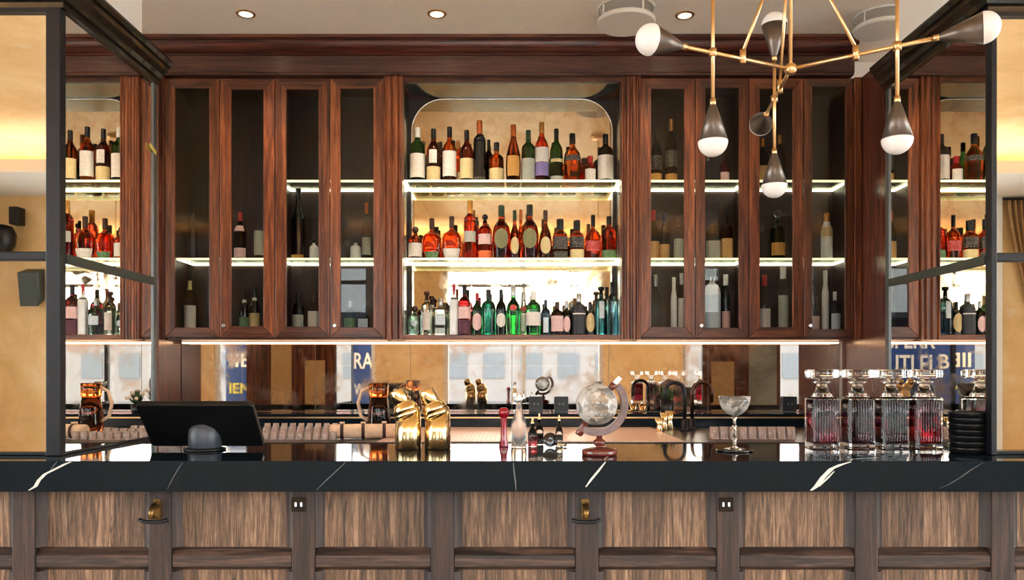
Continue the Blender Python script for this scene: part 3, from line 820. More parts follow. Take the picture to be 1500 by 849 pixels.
# =================================================================== BOTTLES IN THE NICHE
YB=4.72
row([
 (611.6,21.5,187,'highsh','green','white',[(.10,.52,'white',80)],'whisky_bottle','green whisky bottle with white cap and white label, leftmost on the top shelf'),
 (635,20,189,'round','brown','black',[(.03,.30,'cream',80),(.36,.60,'white',34)],'whisky_bottle','brown whisky bottle with cream label under a small white oval label, top shelf'),
 (658.5,20,186,'round','amber','black',[(.12,.56,'white',80)],'whisky_bottle','amber whisky bottle with tall white label and black cap, third on the top shelf'),
 (683.7,19.5,191,'round','brown','black',[(.09,.46,'cream',80)],'whisky_bottle','brown whisky bottle with square cream label left of the tall black bottle'),
 (702.6,18.5,177,'tall','black','copper',[(.04,.10,'dark',60)],'whisky_bottle','tall slim black bottle with copper coloured neck on the top shelf'),
 (727.4,21,209,'squat','amber','black',[(.03,.36,'cream',80)],'whisky_bottle','short amber bottle with cream label between the tall black and cognac bottles'),
 (752,22,183,'tear','brown','copper',[(.12,.46,'gold',52)],'cognac_bottle','teardrop cognac bottle with gold label in the middle of the top shelf'),
 (774,20,191,'highsh','green','green',[(.05,.46,'grey',78)],'whisky_bottle','dark green whisky bottle with grey label right of the cognac bottle'),
 (793.6,20.5,179.5,'round','red','gold',[(.34,.58,'white',80),(.12,.335,'purple',80)],'whisky_bottle','red whisky bottle with white and purple label on the top shelf'),
 (815,19,189,'round','green','black',[(.04,.13,'grey',70),(.38,.44,'cream',60)],'whisky_bottle','dark green whisky bottle with small grey label right of the purple label'),
 (838.4,25,196,'bulb','amber','black',[(.44,.55,'dark',80)],'whisky_bottle','wide orange amber bottle with dark band on the top shelf'),
 (864.5,16.5,229,'jar','chest','red',[(.12,.52,'white',64)],'liqueur_bottle','small dark red bottle with white label near the right end of the top shelf'),
 (887,22.5,197,'highsh','dark','black',[(.08,.56,'white',84)],'whisky_bottle','black capped bottle with big white label, rightmost on the top shelf'),
],S1+.0102,YB,'spirits bottles on the top niche shelf')
row([
 (645.5,13,208,'round','brown','black',[],'whisky_bottle','plain brown bottle half hidden behind the white oval label bottle',{'y':4.795}),
 (671,14,206,'round','amber','gold',[(.1,.3,'cream')],'whisky_bottle','amber bottle half hidden behind the third bottle of the top shelf',{'y':4.795}),
 (716,14,205,'round','dark','black',[],'whisky_bottle','dark bottle half hidden behind the tall black bottle',{'y':4.795}),
 (856,18,232,'jar','red','brown',[],'liqueur_bottle','dark red squat bottle behind the small white label bottle',{'y':4.80}),
],S1+.0102,4.79,'spirits bottles on the top niche shelf')
row([
 (608.5,20,332,'squat','chest','brown',[(.10,.50,'white',82)],'bourbon_bottle','squat dark red bottle with white label, leftmost on the middle shelf',{'stopper':'ball'}),
 (632.7,29,320,'flask','orange','brown',[(.03,.20,'greenl',50)],'bourbon_bottle','round orange red flask with green base label on the middle shelf',{'dep':.62}),
 (661.8,29,317,'flask','orange','brown',[(.04,.26,'white',66)],'bourbon_bottle','round orange red flask with white base label on the middle shelf',{'dep':.62}),
 (688.6,18.5,294,'tall','red','gold',[(.30,.48,'grey',60)],'bourbon_bottle','tall narrow red bottle with gold neck on the middle shelf'),
 (710.5,20,314,'apoth','red','black',[(.34,.56,'pinkw',76),(.02,.20,'orange',76)],'bourbon_bottle','red bottle with pink white label and black knob stopper on the middle shelf',{'stopper':'ball'}),
 (734.5,26,301,'bulb','chest','green',[(.20,.56,'oval',50,1)],'bourbon_bottle','bulbous chestnut bottle with big green oval label, left one of two'),
 (754,15.5,308,'oval','chest','green',[(.12,.46,'cream',50,1)],'bourbon_bottle','slim chestnut bottle with cream oval label between the two bulbous bottles'),
 (776,26,300,'bulb','chest','black',[(.20,.56,'oval',50,1)],'bourbon_bottle','bulbous brown bottle with olive oval label, right one of two'),
 (799,18.5,308,'oval','brown','brown',[(.12,.46,'cream',52,1)],'bourbon_bottle','slim brown bottle with cream oval label and wooden cap'),
 (820.5,21,321,'jar','amber','black',[(.26,.56,'dark',82),(.04,.2,'dark',82)],'bourbon_bottle','square shouldered amber bottle with dark lettered label, left of a matching pair',{'n':3.5}),
 (845,20,323,'jar','orange','black',[(.30,.58,'dark',82),(.04,.26,'cream',82)],'bourbon_bottle','square shouldered amber bottle with cream base label, right of a matching pair',{'n':3.5}),
 (868.6,23.5,315,'flask','orange','black',[(.20,.42,'redl',66)],'bourbon_bottle','orange bottle with red label near the right end of the middle shelf',{'dep':.7}),
 (892,21,317,'apoth','red','black',[(.03,.22,'greenl',80)],'bourbon_bottle','bright red bottle with green base label, rightmost on the middle shelf'),
],S2+.0102,YB,'spirits bottles on the middle niche shelf')
row([
 (641,9,332,'round','red','black',[],'bourbon_bottle','small red bottle hidden behind the left orange flask',{'y':4.80}),
 (698,13,318,'round','pink','black',[],'bourbon_bottle','bright pink red bottle behind the tall narrow red bottle',{'y':4.80}),
 (763,13,307,'oval','amber','copper',[],'bourbon_bottle','amber bottle with copper top behind the two bulbous bottles',{'y':4.80}),
 (894,10,336,'round','chest','black',[],'bourbon_bottle','dark red bottle in the right corner of the middle shelf',{'y':4.80}),
],S2+.0102,4.79,'spirits bottles on the middle niche shelf')
Z3=ZB+.0285
row([
 (607.5,19,448,'squat','aqua','brown',[(.3,.5,'bluew',24,1)],'gin_bottle','squat pale aqua gin bottle with dark stopper, leftmost on the bottom shelf',{'stopper':'ball'}),
 (625,16.5,427,'apoth','clear','brown',[(.12,.52,'white',40)],'gin_bottle','clear gin bottle with dark tee stopper, second on the bottom shelf',{'stopper':'tee'}),
 (645.6,18.5,437,'apoth','clear','silver',[(.28,.52,'bluew',40)],'gin_bottle','clear square gin bottle with silver cap on the bottom shelf',{'n':4}),
 (665,12.5,416,'apoth','white','red',[(.70,.735,'dark',80)],'gin_bottle','slim white gin bottle with red cap on the bottom shelf',{'n':4}),
 (680.5,18,417,'apoth','pink','black',[(.33,.56,'pinkw',82),(.03,.30,'plum',82)],'gin_bottle','pink red gin bottle with dark plum lower label',{'n':3.5}),
 (699,15,429,'round','green','red',[(.12,.52,'pinkw',62,1)],'gin_bottle','dark green gin bottle with red cap and pink oval label'),
 (715.5,20.5,424,'apoth','teal','black',[],'gin_bottle','plain teal gin bottle with black cap on the bottom shelf'),
 (734,15,424,'round','dark','black',[(.18,.48,'white',60,1)],'gin_bottle','dark gin bottle with white oval label left of the green bottles'),
 (752,21,419,'bulb','emer','silver',[(.50,.62,'redl',30,1)],'gin_bottle','bright green bulbous gin bottle with red seal on the bottom shelf'),
 (767,10.5,428,'slim','clear','silver',[(.56,.68,'redl',60,1),(.1,.5,'white',50)],'gin_bottle','slim clear bottle with red seal between the two green gin bottles',{'y':4.775}),
 (781.4,21.5,426,'apoth','emer','white',[(.22,.52,'white',82)],'gin_bottle','green gin bottle with white label and white cap'),
 (799.4,13,439,'highsh','navy','blue',[(.08,.5,'bluew',34)],'gin_bottle','navy blue gin bottle right of the green label bottle'),
 (816.3,18.5,442,'apoth','brown','brown',[(.12,.58,'pinkw',70)],'gin_bottle','brown apothecary gin bottle with pale pink square label'),
 (830,13,441,'apoth','dark','silver',[(.10,.56,'pinkw',50,1)],'gin_bottle','small dark gin bottle with pale narrow label left of the matte black bottle'),
 (848,21.5,430,'apoth','matte','silver',[(.50,.53,'white',60)],'gin_bottle','matte black wide gin bottle with silver cap'),
 (864.4,14,442,'highsh','black','black',[(.10,.66,'cream',60,1)],'gin_bottle','black gin bottle with cream diamond label right of the matte black bottle'),
 (880.5,19,420,'apoth','turq','black',[(.35,.7,'bluew',22)],'gin_bottle','turquoise gin bottle with black tee stopper on the bottom shelf',{'stopper':'tee'}),
 (897,13,413,'tall','steel','black',[],'gin_bottle','tall blue grey bottle with black cap, rightmost on the bottom shelf'),
],Z3,YB,'gin bottles on the bottom niche shelf')
row([
 (634,14,435,'squat','clear','brown',[],'gin_bottle','clear bottle with round dark stopper half hidden behind the second gin bottle',{'stopper':'ball','y':4.80}),
 (655,11,444,'apoth','aqua','brown',[],'gin_bottle','pale aqua bottle half hidden behind the silver capped square bottle',{'y':4.80}),
 (838,12,440,'apoth','black','silver',[],'gin_bottle','black bottle half hidden behind the matte black bottle',{'y':4.80}),
 (873,11,437,'apoth','navy','black',[],'gin_bottle','navy bottle half hidden behind the turquoise bottle',{'y':4.80}),
],Z3,4.79,'gin bottles on the bottom niche shelf')
# =================================================================== BOTTLES BEHIND THE GLASS DOORS
YC=4.745
g='bottles behind the cabinet glass doors'
row([
 (283,14,303,'tear','black','black',[],'decanter','black teardrop bottle behind the leftmost cabinet door, lit shelf',{'stopper':'ball'}),  # added bottle shape standing in for a dark reflection on the door glass
 (352,17,311,'round','dark','red',[(.06,.26,'pinkw',78),(.60,.72,'pinkw',60)],'spirits_bottle','dark bottle with red cap and pink label behind the second cabinet door'),
 (380,15,303,'apoth','clear','clear',[(.1,.55,'grey',60)],'spirits_bottle','clear flat bottle with glass stopper behind the second cabinet door',{'stopper':'ball'}),
 (437,20,276,'wine','black','black',[(.02,.08,'gold',60)],'wine_bottle','tall black bottle behind the third cabinet door, lit shelf'),
 (460,13,350,'squat','white','black',[],'spirits_bottle','small cream bottle beside the tall black bottle behind the third door',{'stopper':'ball'}),
 (508,14,352,'squat','clear','clear',[],'spirits_bottle','small clear bottle on the left behind the fourth cabinet door'),
 (521,16,350,'squat','white','clear',[],'spirits_bottle','small white bottle in the middle behind the fourth cabinet door'),
 (537,13,297,'wine','steel','copper',[(.1,.4,'grey')],'wine_bottle','tall grey blue bottle on the right behind the fourth cabinet door'),
],S2+.0102,YC,g)
row([
 (279,17,396,'wine','brown','black',[(.08,.46,'white',80),(.70,.84,'cream',50)],'wine_bottle','brown bottle with white label at the bottom behind the leftmost cabinet door'),
 (358,13.5,424,'wine','black','black',[(.06,.40,'greenl',80),(.72,.78,'white',80)],'beer_bottle','black beer bottle with pale green label, left of two behind the second door'),
 (373,15,420,'wine','black','black',[(.06,.46,'cream',80),(.72,.78,'white',80)],'beer_bottle','black beer bottle with cream label, right of two behind the second door'),
 (437,17,428,'apoth','dark','black',[(.08,.48,'grey',70)],'spirits_bottle','dark bottle with grey label at the bottom behind the third cabinet door'),
 (459,14,430,'apoth','clear','brown',[(.06,.58,'white',80)],'spirits_bottle','square clear bottle with white label at the bottom behind the third door',{'n':4}),
 (513,17,440,'apoth','emer','silver',[(.1,.5,'greenl',80)],'spirits_bottle','green bottle with green label at the bottom behind the fourth door'),
 (533,18,447,'jar','navy','blue',[(.05,.55,'bluew',40)],'spirits_bottle','navy blue wide bottle at the bottom behind the fourth door',{'n':5}),
],Z3,YC,g)
row([
 (961,16,190,'round','dark','black',[(.26,.52,'dark',80),(.03,.2,'gold',80)],'whisky_bottle','black whisky bottle with slanted dark label on the left behind the fifth door'),
 (983,17.5,175,'round','dark','gold',[(.26,.52,'dark',80),(.03,.16,'gold',80)],'whisky_bottle','black whisky bottle with gold neck on the right behind the fifth door'),
 (1037,11,226,'squat','clear','silver',[],'spirits_bottle','small clear bottle on the top shelf behind the sixth door, below the lamp'),
 (1061,14,226,'squat','pink','clear',[(.1,.4,'pinkw',60)],'spirits_bottle','small pinkish bottle on the top shelf behind the sixth door'),
 (1117,17,203,'round','dark','gold',[(.05,.4,'tan',80)],'spirits_bottle','dark bottle with tan label on the top shelf behind the seventh door'),
 (1142,17,198,'round','brown','cream' if False else 'gold',[],'spirits_bottle','plain brown bottle with gold cap on the top shelf behind the seventh door'),
],S1+.0102,YC,g)
row([
 (957,16,308,'wine','dark','red',[(.04,.38,'tan',80)],'wine_bottle','dark wine bottle with red capsule and tan label behind the fifth door'),
 (973,15,312,'wine','black','blue',[(.04,.34,'tan',80)],'wine_bottle','black wine bottle with blue capsule behind the fifth door'),
 (994,14,318,'squat','clear','clear',[(.05,.5,'grey',80)],'spirits_bottle','clear bottle with glass stopper on the lit shelf behind the fifth door',{'stopper':'ball'}),
 (1044,20,330,'jar','brown','brown',[(.04,.55,'grey',80)],'spirits_bottle','wide bottle with grey label on the lit shelf behind the sixth door',{'n':5}),
 (1064,16,312,'apoth','brown','black',[(.06,.46,'tan',80)],'spirits_bottle','brown bottle with square tan label on the lit shelf behind the sixth door',{'n':4}),
 (1117,15,328,'bulb','clear','clear',[],'decanter','cut crystal decanter on the left behind the seventh door',{'stopper':'ball'}),
 (1139,21,308,'squat','green','clear',[(.1,.35,'gold',70)],'decanter','wide dark green decanter with tall stopper behind the seventh door',{'stopper':'ball'}),
 (1211,16,312,'slim','white','gold',[(.5,.7,'cream',80)],'spirits_bottle','slim cream bottle with gold cap on the lit shelf behind the rightmost door'),
],S2+.0102,YC,g)
row([
 (960,19,402,'bulb','clear','silver',[],'decanter','pear shaped clear decanter at the bottom behind the fifth door'),
 (987,9,406,'slim','white','white',[],'spirits_bottle','very slim white bottle at the bottom behind the fifth door'),
 (998,9,400,'slim','clear','silver',[(.1,.6,'white',80)],'spirits_bottle','slim clear bottle with white label at the right behind the fifth door'),
 (1043,22,392,'apoth','white','black',[(.05,.6,'bluew',84)],'spirits_bottle','large white bottle with blue lines at the bottom behind the sixth door',{'n':5}),  # bottle shape added for a striped white patch at the door glass
 (1063,12,402,'slim','steel','white',[(.1,.4,'pinkw')],'spirits_bottle','slim grey bottle with white cap at the bottom behind the sixth door'),
 (1120,16,402,'wine','clear','red',[(.06,.44,'white',84)],'spirits_bottle','clear bottle with red cap and white label behind the seventh door'),
 (1147,14,390,'slim','clear','white',[(.05,.58,'grey',84)],'spirits_bottle','tall slim clear bottle with grey label behind the seventh door'),
 (1195,10,434,'slim','brown','brown',[(.1,.5,'pinkw',80)],'spirits_bottle','small brown bottle on the left behind the rightmost door'),
 (1209,10,396,'slim','white','white',[],'spirits_bottle','slim white bottle in the middle behind the rightmost door'),  # added white shape in place of the window's reflection on the pane
 (1223,15,427,'apoth','dark','white',[(.1,.5,'bluew',60)],'spirits_bottle','dark bottle with white cap and blue label behind the rightmost door'),
],Z3,YC,g)

# =================================================================== ON THE BAR
CT=1.1005
# touch screen till
t=thing('till_screen','black touch screen till seen from behind on the left of the bar','till',(wx(297,2.72),2.74,CT))
lean=math.atan2(.125,.150)
Mx=Matrix.Translation((0,.035,.017))@Matrix.Rotation(lean,4,'X')
MB().prism(rrect(-.197,.197,0,.196,.01),'y',-.012,.012).xf(Mx).build('screen_housing',M['black'],t,.004)
MB().box(-.185,.185,.0122,.0135,.012,.184).xf(Mx).build('display',M['blackgloss'],t)
MB().lathe([(.052,0),(.055,.004),(.055,.05),(.052,.075),(.042,.092),(.02,.1)],36,0).build('pedestal',M['slate'],t)
MB().lathe([(.07,0),(.07,.006),(.055,.010)],36,0).build('base_plate',M['black'],t)
# gold shakers
def shaker(px,py,label):
    Y=311.65/(py-545); t=thing('cocktail_shaker',label,'cocktail shaker',(wx(px,Y),Y,CT),0,'gold cocktail shakers on the bar')
    path=[(0,0,0),(0,0,.003),(0,0,.06),(0,0,.112)]
    mb=MB().tube(path,[.044,.0465,.0455,.0435],32,cap=True)
    n0=3*32
    for q in range(n0,n0+32):
        x,y,z=mb.v[q]; mb.v[q]=(x,y,.118+.42*x)
    mb.build('body',M['gold'],t)
    ax=Vector((-.42,0,.907)); c=Vector((0,0,.118))
    def seg(ks,rs,nm): MB().tube([c+ax*k for k in ks],rs,32).build(nm,M['gold'],t)
    seg([.0005,.002,.012,.014],[.0462,.0475,.0475,.0462],'collar')
    seg([.0145,.030,.043,.050],[.0455,.0435,.037,.031],'shoulder')
    seg([.0505,.052,.094,.098,.0985],[.029,.0305,.0285,.0265,.0255],'cap')
shaker(598,657.5,'polished gold cocktail shaker, left of two leaning heads on the bar')
shaker(641,657.0,'polished gold cocktail shaker, right of two leaning heads on the bar')
# muddler
Y=2.86; t=thing('pepper_mill','slim red lacquered pepper mill on the bar right of the shakers','pepper mill',(wx(738,Y),Y,CT))
MB().lathe([(.017,0),(.018,.003),(.012,.03),(.0105,.07),(.0125,.10),(.013,.104)],24).build('body',M['redgloss'],t)
MB().lathe([(.011,.1045),(.017,.112),(.0195,.124),(.017,.136),(.008,.142)],24).build('head',M['redgloss'],t)
# clear flip-top bottle
Y=2.83; t=thing('water_bottle','clear glass swing top bottle beside the red pepper mill','bottle',(wx(760,Y),Y,CT))
MB().lathe([(.026,0),(.028,.004),(.028,.08),(.024,.10),(.014,.125),(.0105,.15),(.0105,.168)],28,ribs=.03).build('glass_body',pbr('frosted_glass',(.93,.95,.95,1),.12,0,.92,1.2,var=0),t)
MB().lathe([(.011,.1685),(.012,.172),(.012,.180),(.008,.186)],16).build('stopper',CAPS['white'],t)
MB().tube([(-.012,0,.16),(-.014,0,.175),(0,0,.188),(.014,0,.175),(.012,0,.16)],.0014,8).build('wire_bail',M['chrome'],t)
# bitters
def dasher(px,Y,h,r,gl,label):
    t=thing('bitters_bottle',label,'bottle',(wx(px,Y),Y,CT),0,'bitters bottles left of the globe')
    MB().lathe([(r*.9,0),(r,.003),(r,h*.45),(r*.8,h*.55),(r*.4,h*.66),(r*.36,h*.8)],20).build('glass_body',G['clear'],t)
    MB().lathe([(r*.8,.004),(r*.86,.006),(r*.86,h*.36),(r*.8,h*.365)],20).build('liquid',G[gl],t)
    MB().lathe([(r*.42,h*.801),(r*.45,h*.82),(r*.3,h*.86),(r*.16,h*.97),(r*.14,h)],14).build('dasher_top',M['gold'],t)
dasher(780,2.86,.105,.017,'pink','small bitters bottle of red liquid, left of the bitters group')
dasher(790,2.93,.118,.016,'dark','small bitters bottle of dark liquid behind the red one')
dasher(819,2.88,.115,.014,'clear','small clear dasher bottle with gold top left of the globe')
t=thing('cocktail_strainer','dark round cocktail strainer leaning beside the dasher bottles','strainer',(wx(806,2.84),2.84,CT))
MB().lathe([(.004,0),(.024,.002),(.026,.008),(.024,.010),(.004,.006)],28).xf(Matrix.Translation((0,0,.026))@Matrix.Rotation(math.radians(78),4,'X')).build('bowl',M['blackgloss'],t)
MB().tube([(.018,.004,.012),(.04,.01,.006),(.06,.02,.006)],.004,10).build('handle',M['gold'],t)
# globe decanter
Y=2.576; k=F/Y
t=thing('globe_decanter','etched glass globe decanter in a bentwood cradle on the bar','decanter',(wx(878,Y),Y,CT))
def gl(px,py): return ((px-878)/k, EYE+(PY-py)/k-CT)
cx,cz=gl(874,592)
def m_etch():
    tt=NT('etched_globe_glass'); v=tt.coords((1,1,1),rnd=False); nz=tt.noise(v,15,4,.6,.3)
    f=tt.ramp(nz,[(.49,(.10,.10,.10,1)),(.53,(.55,.55,.55,1))])
    tr=tt.n('ShaderNodeBsdfTransparent'); tr.inputs[0].default_value=(.93,.94,.93,1)
    g=tt.n('ShaderNodeBsdfGlossy'); g.inputs['Roughness'].default_value=.02
    fr=tt.n('ShaderNodeFresnel'); fr.inputs[0].default_value=1.45
    m1=tt.n('ShaderNodeMixShader'); tt.l(fr.outputs[0],m1.inputs[0]); tt.l(tr.outputs[0],m1.inputs[1]); tt.l(g.outputs[0],m1.inputs[2])
    df=tt.n('ShaderNodeBsdfDiffuse'); df.inputs[0].default_value=C(214,206,200)
    m2=tt.n('ShaderNodeMixShader'); tt.l(f,m2.inputs[0]); tt.l(m1.outputs[0],m2.inputs[1]); tt.l(df.outputs[0],m2.inputs[2])
    tt.l(m2.outputs[0],tt.out.inputs[0]); return tt.mat
etch=m_etch()
MB().sphere((cx,0,cz),.068,40,24).build('glass_globe',etch,t)
a0,a1=math.radians(42),math.radians(-128)
N=28; Ro,Ri=.103,.080; vs=[];fs=[]
for i in range(N+1):
    a=a0+(a1-a0)*i/N
    th=1.0 if 2<i<N-2 else .8
    for r in (Ri,Ro):
        for y in (-.014*th,.014*th):
            vs.append((cx+r*math.cos(a),y,cz+r*math.sin(a)))
for i in range(N):
    b=i*4;c=b+4
    fs+= [(b,b+1,c+1,c),(b+2,c+2,c+3,b+3),(b,c,c+2,b+2),(b+1,b+3,c+3,c+1)]
fs+=[(0,2,3,1),(N*4,N*4+1,N*4+3,N*4+2)]
MB().add(vs,fs).build('cradle_arc',M['ashwood'],t,.002)
ax=Vector((math.cos(a0+.12),0,math.sin(a0+.12))); c0=Vector((cx,0,cz))
MB().tube([c0+ax*.066,c0+ax*.088],[.010,.012],16).build('pivot',M['redwood'],t)
MB().tube([c0+ax*.089,c0+ax*.092,c0+ax*.118],[.007,.009,.008],16).build('stopper',CAPS['white'],t)
ax=Vector((math.cos(a1+.12),0,math.sin(a1+.12)))
MB().tube([c0+ax*.069,c0+ax*.112,c0+ax*.118],[.011,.013,.009],16).build('pivot',M['redwood'],t)
zb=cz-Ro
MB().lathe([(.056,0),(.058,.004),(.058,.014),(.054,.020),(.040,.024),(.012,.026),(.010,.028),(.017,.033),(.0205,.040),(.019,.047),(.010,.053),(.009,zb+.001)],36).build('turned_stand',M['redwood'],t)
# coupe + coaster
Y=2.70; xg=wx(1076,Y)
o=MB().lathe([(.060,0),(.062,.001),(.062,.005),(.060,.006)],40).build('coaster',M['blackgloss'],loc=(xg,Y,CT)); tag(o,'round black coaster under the crystal coupe glass','coaster')
t=thing('coupe_glass','cut crystal coupe glass on a black coaster','glass',(xg,Y,CT+.0062))
MB().lathe([(.036,0),(.037,.002),(.012,.006),(.006,.012),(.0055,.03),(.010,.036),(.006,.042),(.0055,.075),(.009,.08),(.0055,.086),(.005,.10),(.010,.108),(.009,.114)],28).build('stem',glass('crystal',(.97,.97,.97,1),0.015,1.38),t)
MB().lathe([(.008,.1145),(.026,.122),(.042,.138),(.050,.158),(.0535,.182),(.0525,.182),(.049,.160),(.040,.141),(.024,.126),(.004,.119)],44,ribs=.045,cap=False).build('bowl',etch,t)
# decanters
def decanter(px,label,liq):
    Y=2.80; t=thing('square_decanter',label,'decanter',(wx(px,Y),Y,CT),0,'square crystal decanters in a row')
    hw=.046
    def sec(s,ribs):
        pts=[]; n=9
        def side(ax,ay,bx_,by_,nx,ny):
            for i in range(n):
                for q,dp in ((.15,0),(.5,ribs),(.85,0)):
                    u=(i+q)/n*.9+.05
                    pts.append(((ax+(bx_-ax)*u)+nx*dp,(ay+(by_-ay)*u)+ny*dp))
        side(-s,-s,s,-s,0,1); side(s,-s,s,s,-1,0); side(s,s,-s,s,0,-1); side(-s,s,-s,-s,1,0)
        return pts
    zs=[(.0,hw-.003,0),(.003,hw,0),(.022,hw,0),(.028,hw,.003),(.172,hw,.003),(.178,hw,0),(.183,hw-.006,0)]
    vs=[];n=None
    for z,s,r in zs:
        p=sec(s,r); n=len(p); vs+=[(a,b,z) for a,b in p]
    fs=[]
    for j in range(len(zs)-1):
        for i in range(n): fs.append((j*n+i,j*n+(i+1)%n,(j+1)*n+(i+1)%n,(j+1)*n+i))
    mb=MB().add(vs,fs,0,False); mb.f.append(list(range(n-1,-1,-1))); mb.m.append(0); mb.s.append(False)
    mb.f.append([(len(zs)-1)*n+i for i in range(n)]); mb.m.append(0); mb.s.append(False)
    mb.build('glass_body',glass('crystal_body',(.97,.97,.98,1),.015,1.34),t)
    MB().lathe([(.0395,.020),(.0415,.023),(.0415,.170),(.040,.174)],40,0,9.0).build('liquid',liq,t)
    MB().lathe([(.040,.1832),(.034,.188),(.022,.205),(.0175,.222),(.0175,.230),(.030,.234),(.031,.238),(.024,.240)],32).build('neck',crystal,t)
    s0=MB().lathe([(.016,.2405),(.017,.248),(.046,.250),(.050,.256),(.050,.276),(.046,.281)],40,0,5.0); s0.build('stopper',crystal,t)
crystal=glass('crystal',(.97,.97,.97,1),0.015,1.38)
lq1=glass('port_red',(.09,.004,.010,1),.02,1.33); lq2=glass('black_red',(.03,.003,.008,1),.02,1.33)
for px,lq,lb in ((1204,lq1,'square ribbed crystal decanter of dark red liquor, leftmost of the row of four'),(1256,lq2,'square ribbed crystal decanter, second from left in the row of four'),
                 (1305,lq2,'square ribbed crystal decanter, third from left in the row of four'),(1354,glass('bright_red',(.17,.006,.012,1),.02,1.33),'square ribbed crystal decanter of brighter red liquor, rightmost of the four')):
    decanter(px,lb,lq)
# stack of black bowls and black holder
Y=2.64; xs_=wx(1417,Y)
words=['lowest','second lowest','third from the bottom','fourth from the bottom','fifth from the bottom','second from the top','topmost']
for i in range(7):
    o=MB().lathe([(.048,0),(.054,.002),(.057,.016),(.0575,.0195),(.054,.0195),(.050,.005),(.004,.004)],36).build('serving_tray',M['black'],loc=(xs_,Y,CT+i*.0198))
    tag(o,'round black tray in the stack by the right column, %s of seven'%words[i],'tray','stacked black trays by the right column')
Y=2.86; t=thing('napkin_holder','black box napkin holder between the decanters and tray stack','holder',(wx(1390,Y),Y,CT))
MB().box(-.018,.018,-.045,.045,0,.004).box(-.018,-.014,-.045,.045,.004,.12).box(.014,.018,-.045,.045,.004,.12).box(-.014,.014,.041,.045,.004,.12).build('case',M['black'],t,.001)
MB().box(-.012,.012,-.04,.04,.0045,.10).build('napkins',pbr('black_napkin',C(30,28,30),.8),t)

# =================================================================== ON THE BACK COUNTER
WT=1.0505; LT=1.128
rw=['front','second','third','back']
for r_i in range(4):
    for c_i in range(9):
        Y=3.74+r_i*.2; x=wx(389+c_i*12.4+r_i*1.0,Y)
        t=thing('shot_glass','upturned shot glass drying in the %s row right of the till'%rw[r_i],'glass',(x,Y,WT),0,rw[r_i]+' row of upturned shot glasses')
        MB().lathe([(.0185,0),(.0185,.003),(.0165,.036),(.015,.040),(.013,.037),(.0155,.003)],16,0).build('bowl',pbr('rosy_glass',(.95,.78,.72,1),.05,0,.75,1.3,var=0),t)
for c_i in range(9):
    Y=3.76; x=wx(1046+c_i*14,Y)
    t=thing('glass_tumbler','small upturned tumbler in the single row left of the decanters','glass',(x,Y,WT),0,'row of small tumblers behind the coupe')
    MB().lathe([(.023,0),(.023,.004),(.021,.055),(.019,.06),(.017,.056),(.020,.004)],16,0).build('bowl',_cache['rosy_glass'],t)
Y=3.80; t=thing('rolled_mat','long pale pink rolled mat with dark straps left of the gold shakers','rolled mat',(-.72,Y,WT+.036),math.radians(9))
MB().tube([(-.16,0,0),(-.157,0,0),(-.08,0,0),(0,0,0),(.08,0,0),(.157,0,0),(.16,0,0)],[.020,.034,.035,.036,.035,.034,.020],24).build('roll',M['cloth'],t)
for k in (-.10,.0,.10):
    MB().tube([(k-.008,0,0),(k+.008,0,0)],.0368,24,cap=False).build('strap',M['strap'],t)
    MB().box(k-.012,k+.012,-.010,.010,.037,.046).build('buckle',M['cloth'],t,.002)
# pitcher
Y=4.15; t=thing('jug','dark brown jug with amber collar behind the left shaker','jug',(wx(555,Y),Y,WT))
MB().lathe([(.055,0),(.06,.005),(.062,.05),(.055,.13),(.045,.19)],28).build('body',G['brown'],t)
MB().lathe([(.046,.1905),(.05,.20),(.054,.26),(.05,.265)],28).build('collar',G['amber'],t)
MB().tube([(-.05,0,.06),(-.095,0,.09),(-.11,0,.16),(-.09,0,.22),(-.05,0,.24)],.009,12).build('handle',M['cloth'],t)
# faucets
def faucet(px,label,mat,d):
    Y=4.3 if d<0 else 4.42; t=thing('bar_tap',label,'tap',(wx(px,Y),Y,WT))
    MB().lathe([(.026,0),(.026,.01),(.018,.016),(.016,.06)],20).build('base',M['blackmetal'],t)
    p=[(0,0,.05),(0,0,.21)]+[(d*(.055-.055*math.cos(a)),0,.21+.055*math.sin(a)) for a in [i*PI/10 for i in range(1,11)]]+[(d*.11,0,.15)]
    MB().tube(p,.0105,12).build('spout',mat,t)
    MB().tube([(0,-.015,.05),(.0,-.05,.062)],.006,8).build('lever',M['blackmetal'],t)
faucet(1003,'matte black swan neck tap left of the dark mullion',M['blackmetal'],-1)
faucet(1014,'dark bronze swan neck tap bending right behind the coupe',pbr('dark_bronze',C(74,48,36),.25,.8),1)
for i,(px,h) in enumerate(((966,.075),(975,.10),(985,.105))):
    Y=4.22; t=thing('jigger','brass measuring cup left of the taps, %s'%['short front one','middle one','tall one nearest the taps'][i],'jigger',(wx(px,Y)+i*.012,Y+i*.09,WT),0,'brass measuring cups by the taps')
    MB().lathe([(.022,0),(.024,.002),(.012,h*.45),(.012,h*.5),(.026,h),(.0245,h),(.010,h*.52)],24).build('cup',M['gold'],t)
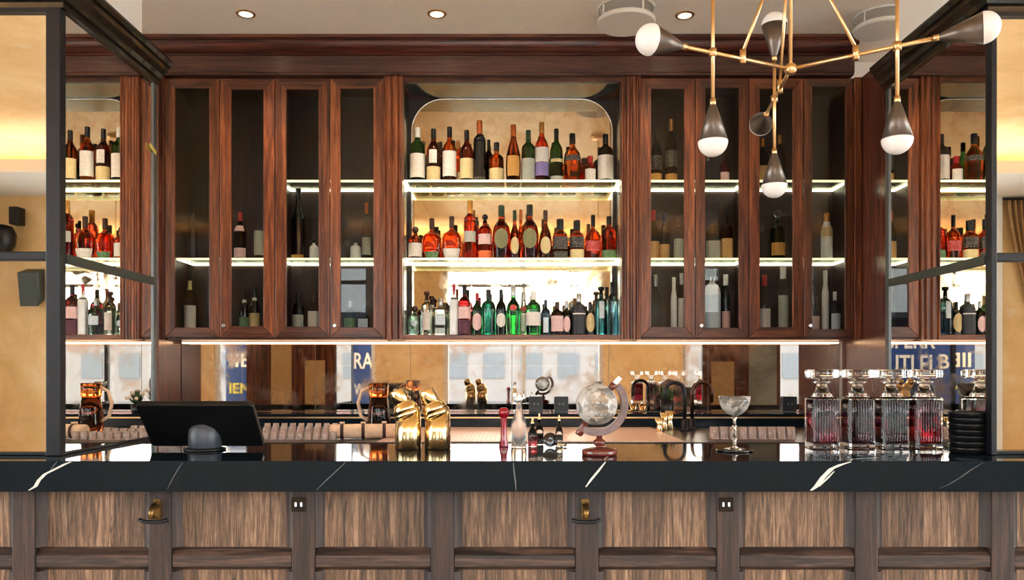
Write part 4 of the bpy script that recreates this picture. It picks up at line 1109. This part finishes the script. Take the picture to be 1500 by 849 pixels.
# ledge objects
t=thing('herb_pot','black herb pot with a spout on the ledge left of the taps','plant pot',(wx(977,4.75),4.75,LT))
MB().lathe([(.036,0),(.038,.004),(.042,.075),(.038,.075),(.034,.06)],24).build('pot',M['black'],t)
mb=MB()
for i in range(40):
    a=random.random()*6.28; r=random.random()*.03; h=.05+random.random()*.06; l=.02+random.random()*.014
    p=Vector((math.cos(a)*r,math.sin(a)*r,.06)); q=p+Vector((math.cos(a)*.022,math.sin(a)*.022,h)); w=Vector((-math.sin(a),math.cos(a),0))*.007
    mb.add([p,q-w-Vector((0,0,l)),q,q+w-Vector((0,0,l))],[(0,1,2,3)],0,True)
mb.build('herbs',M['plant'],t)
MB().tube([(-.038,0,.03),(-.065,0,.045),(-.08,0,.08),(-.06,0,.11)],.006,8).build('spout',M['redwood'],t)
t=thing('flower_pot','small flowering plant in a dark pot on the ledge behind the shakers','plant',(-.66,4.75,LT))
MB().lathe([(.030,0),(.032,.004),(.036,.05),(.032,.05),(.028,.04)],24).build('pot',M['black'],t)
mb=MB(); mp=MB()
for i in range(60):
    a=random.random()*6.28; r=.01+random.random()*.05; h=.03+random.random()*.07
    p=Vector((0,0,.04)); q=Vector((math.cos(a)*r,math.sin(a)*r,.045+h)); w=Vector((-math.sin(a),math.cos(a),0))*.010
    mb.add([p,(p+q)/2-w,q,(p+q)/2+w],[(0,1,2,3)],0,True)
    if i%6==0: mp.sphere(q,.012,8,6)
mb.build('foliage',M['plant'],t); mp.build('flowers',M['petal'],t)
for px,lb in ((785,'black square wall socket left of the globe, first of two on the mirror'),(822,'black square wall socket next to the globe on the mirror'),(1155,'black square wall socket left of the decanters')):
    t=thing('wall_socket',lb,'socket',(wx(px,4.869),4.869,wz(591,4.87)))
    MB().prism(rrect(-.043,.043,-.046,.046,.006),'y',-.03,-.001).build('housing',M['black'],t,.002)
    for s in (-1,1): MB().lathe([(.006,0),(.006,.002)],12).xf(Matrix.Translation((s*.012,-.0302,0))@Matrix.Rotation(PI/2,4,'X')).build('pin_hole',M['greymetal'],t)

# =================================================================== LIGHT, CAMERA
w=bpy.data.worlds.new('overcast_sky'); scn.world=w; w.use_nodes=True
bg=w.node_tree.nodes['Background']; bg.inputs[0].default_value=(.92,.96,1,1); bg.inputs[1].default_value=13.0
cam=bpy.data.cameras.new('camera'); co=bpy.data.objects.new('camera',cam); COL.objects.link(co)
co.location=(0,0,EYE); co.rotation_euler=(PI/2,0,0); cam.sensor_width=36; cam.lens=36*F/1500
cam.shift_y=(PY-424.5)/1500; cam.clip_start=.02
scn.camera=co
vs_=scn.view_settings; scn.display_settings.display_device='sRGB'
vs_.view_transform='Standard'; vs_.look='None'; vs_.gamma=1; vs_.use_curve_mapping=False; vs_.exposure=0.28
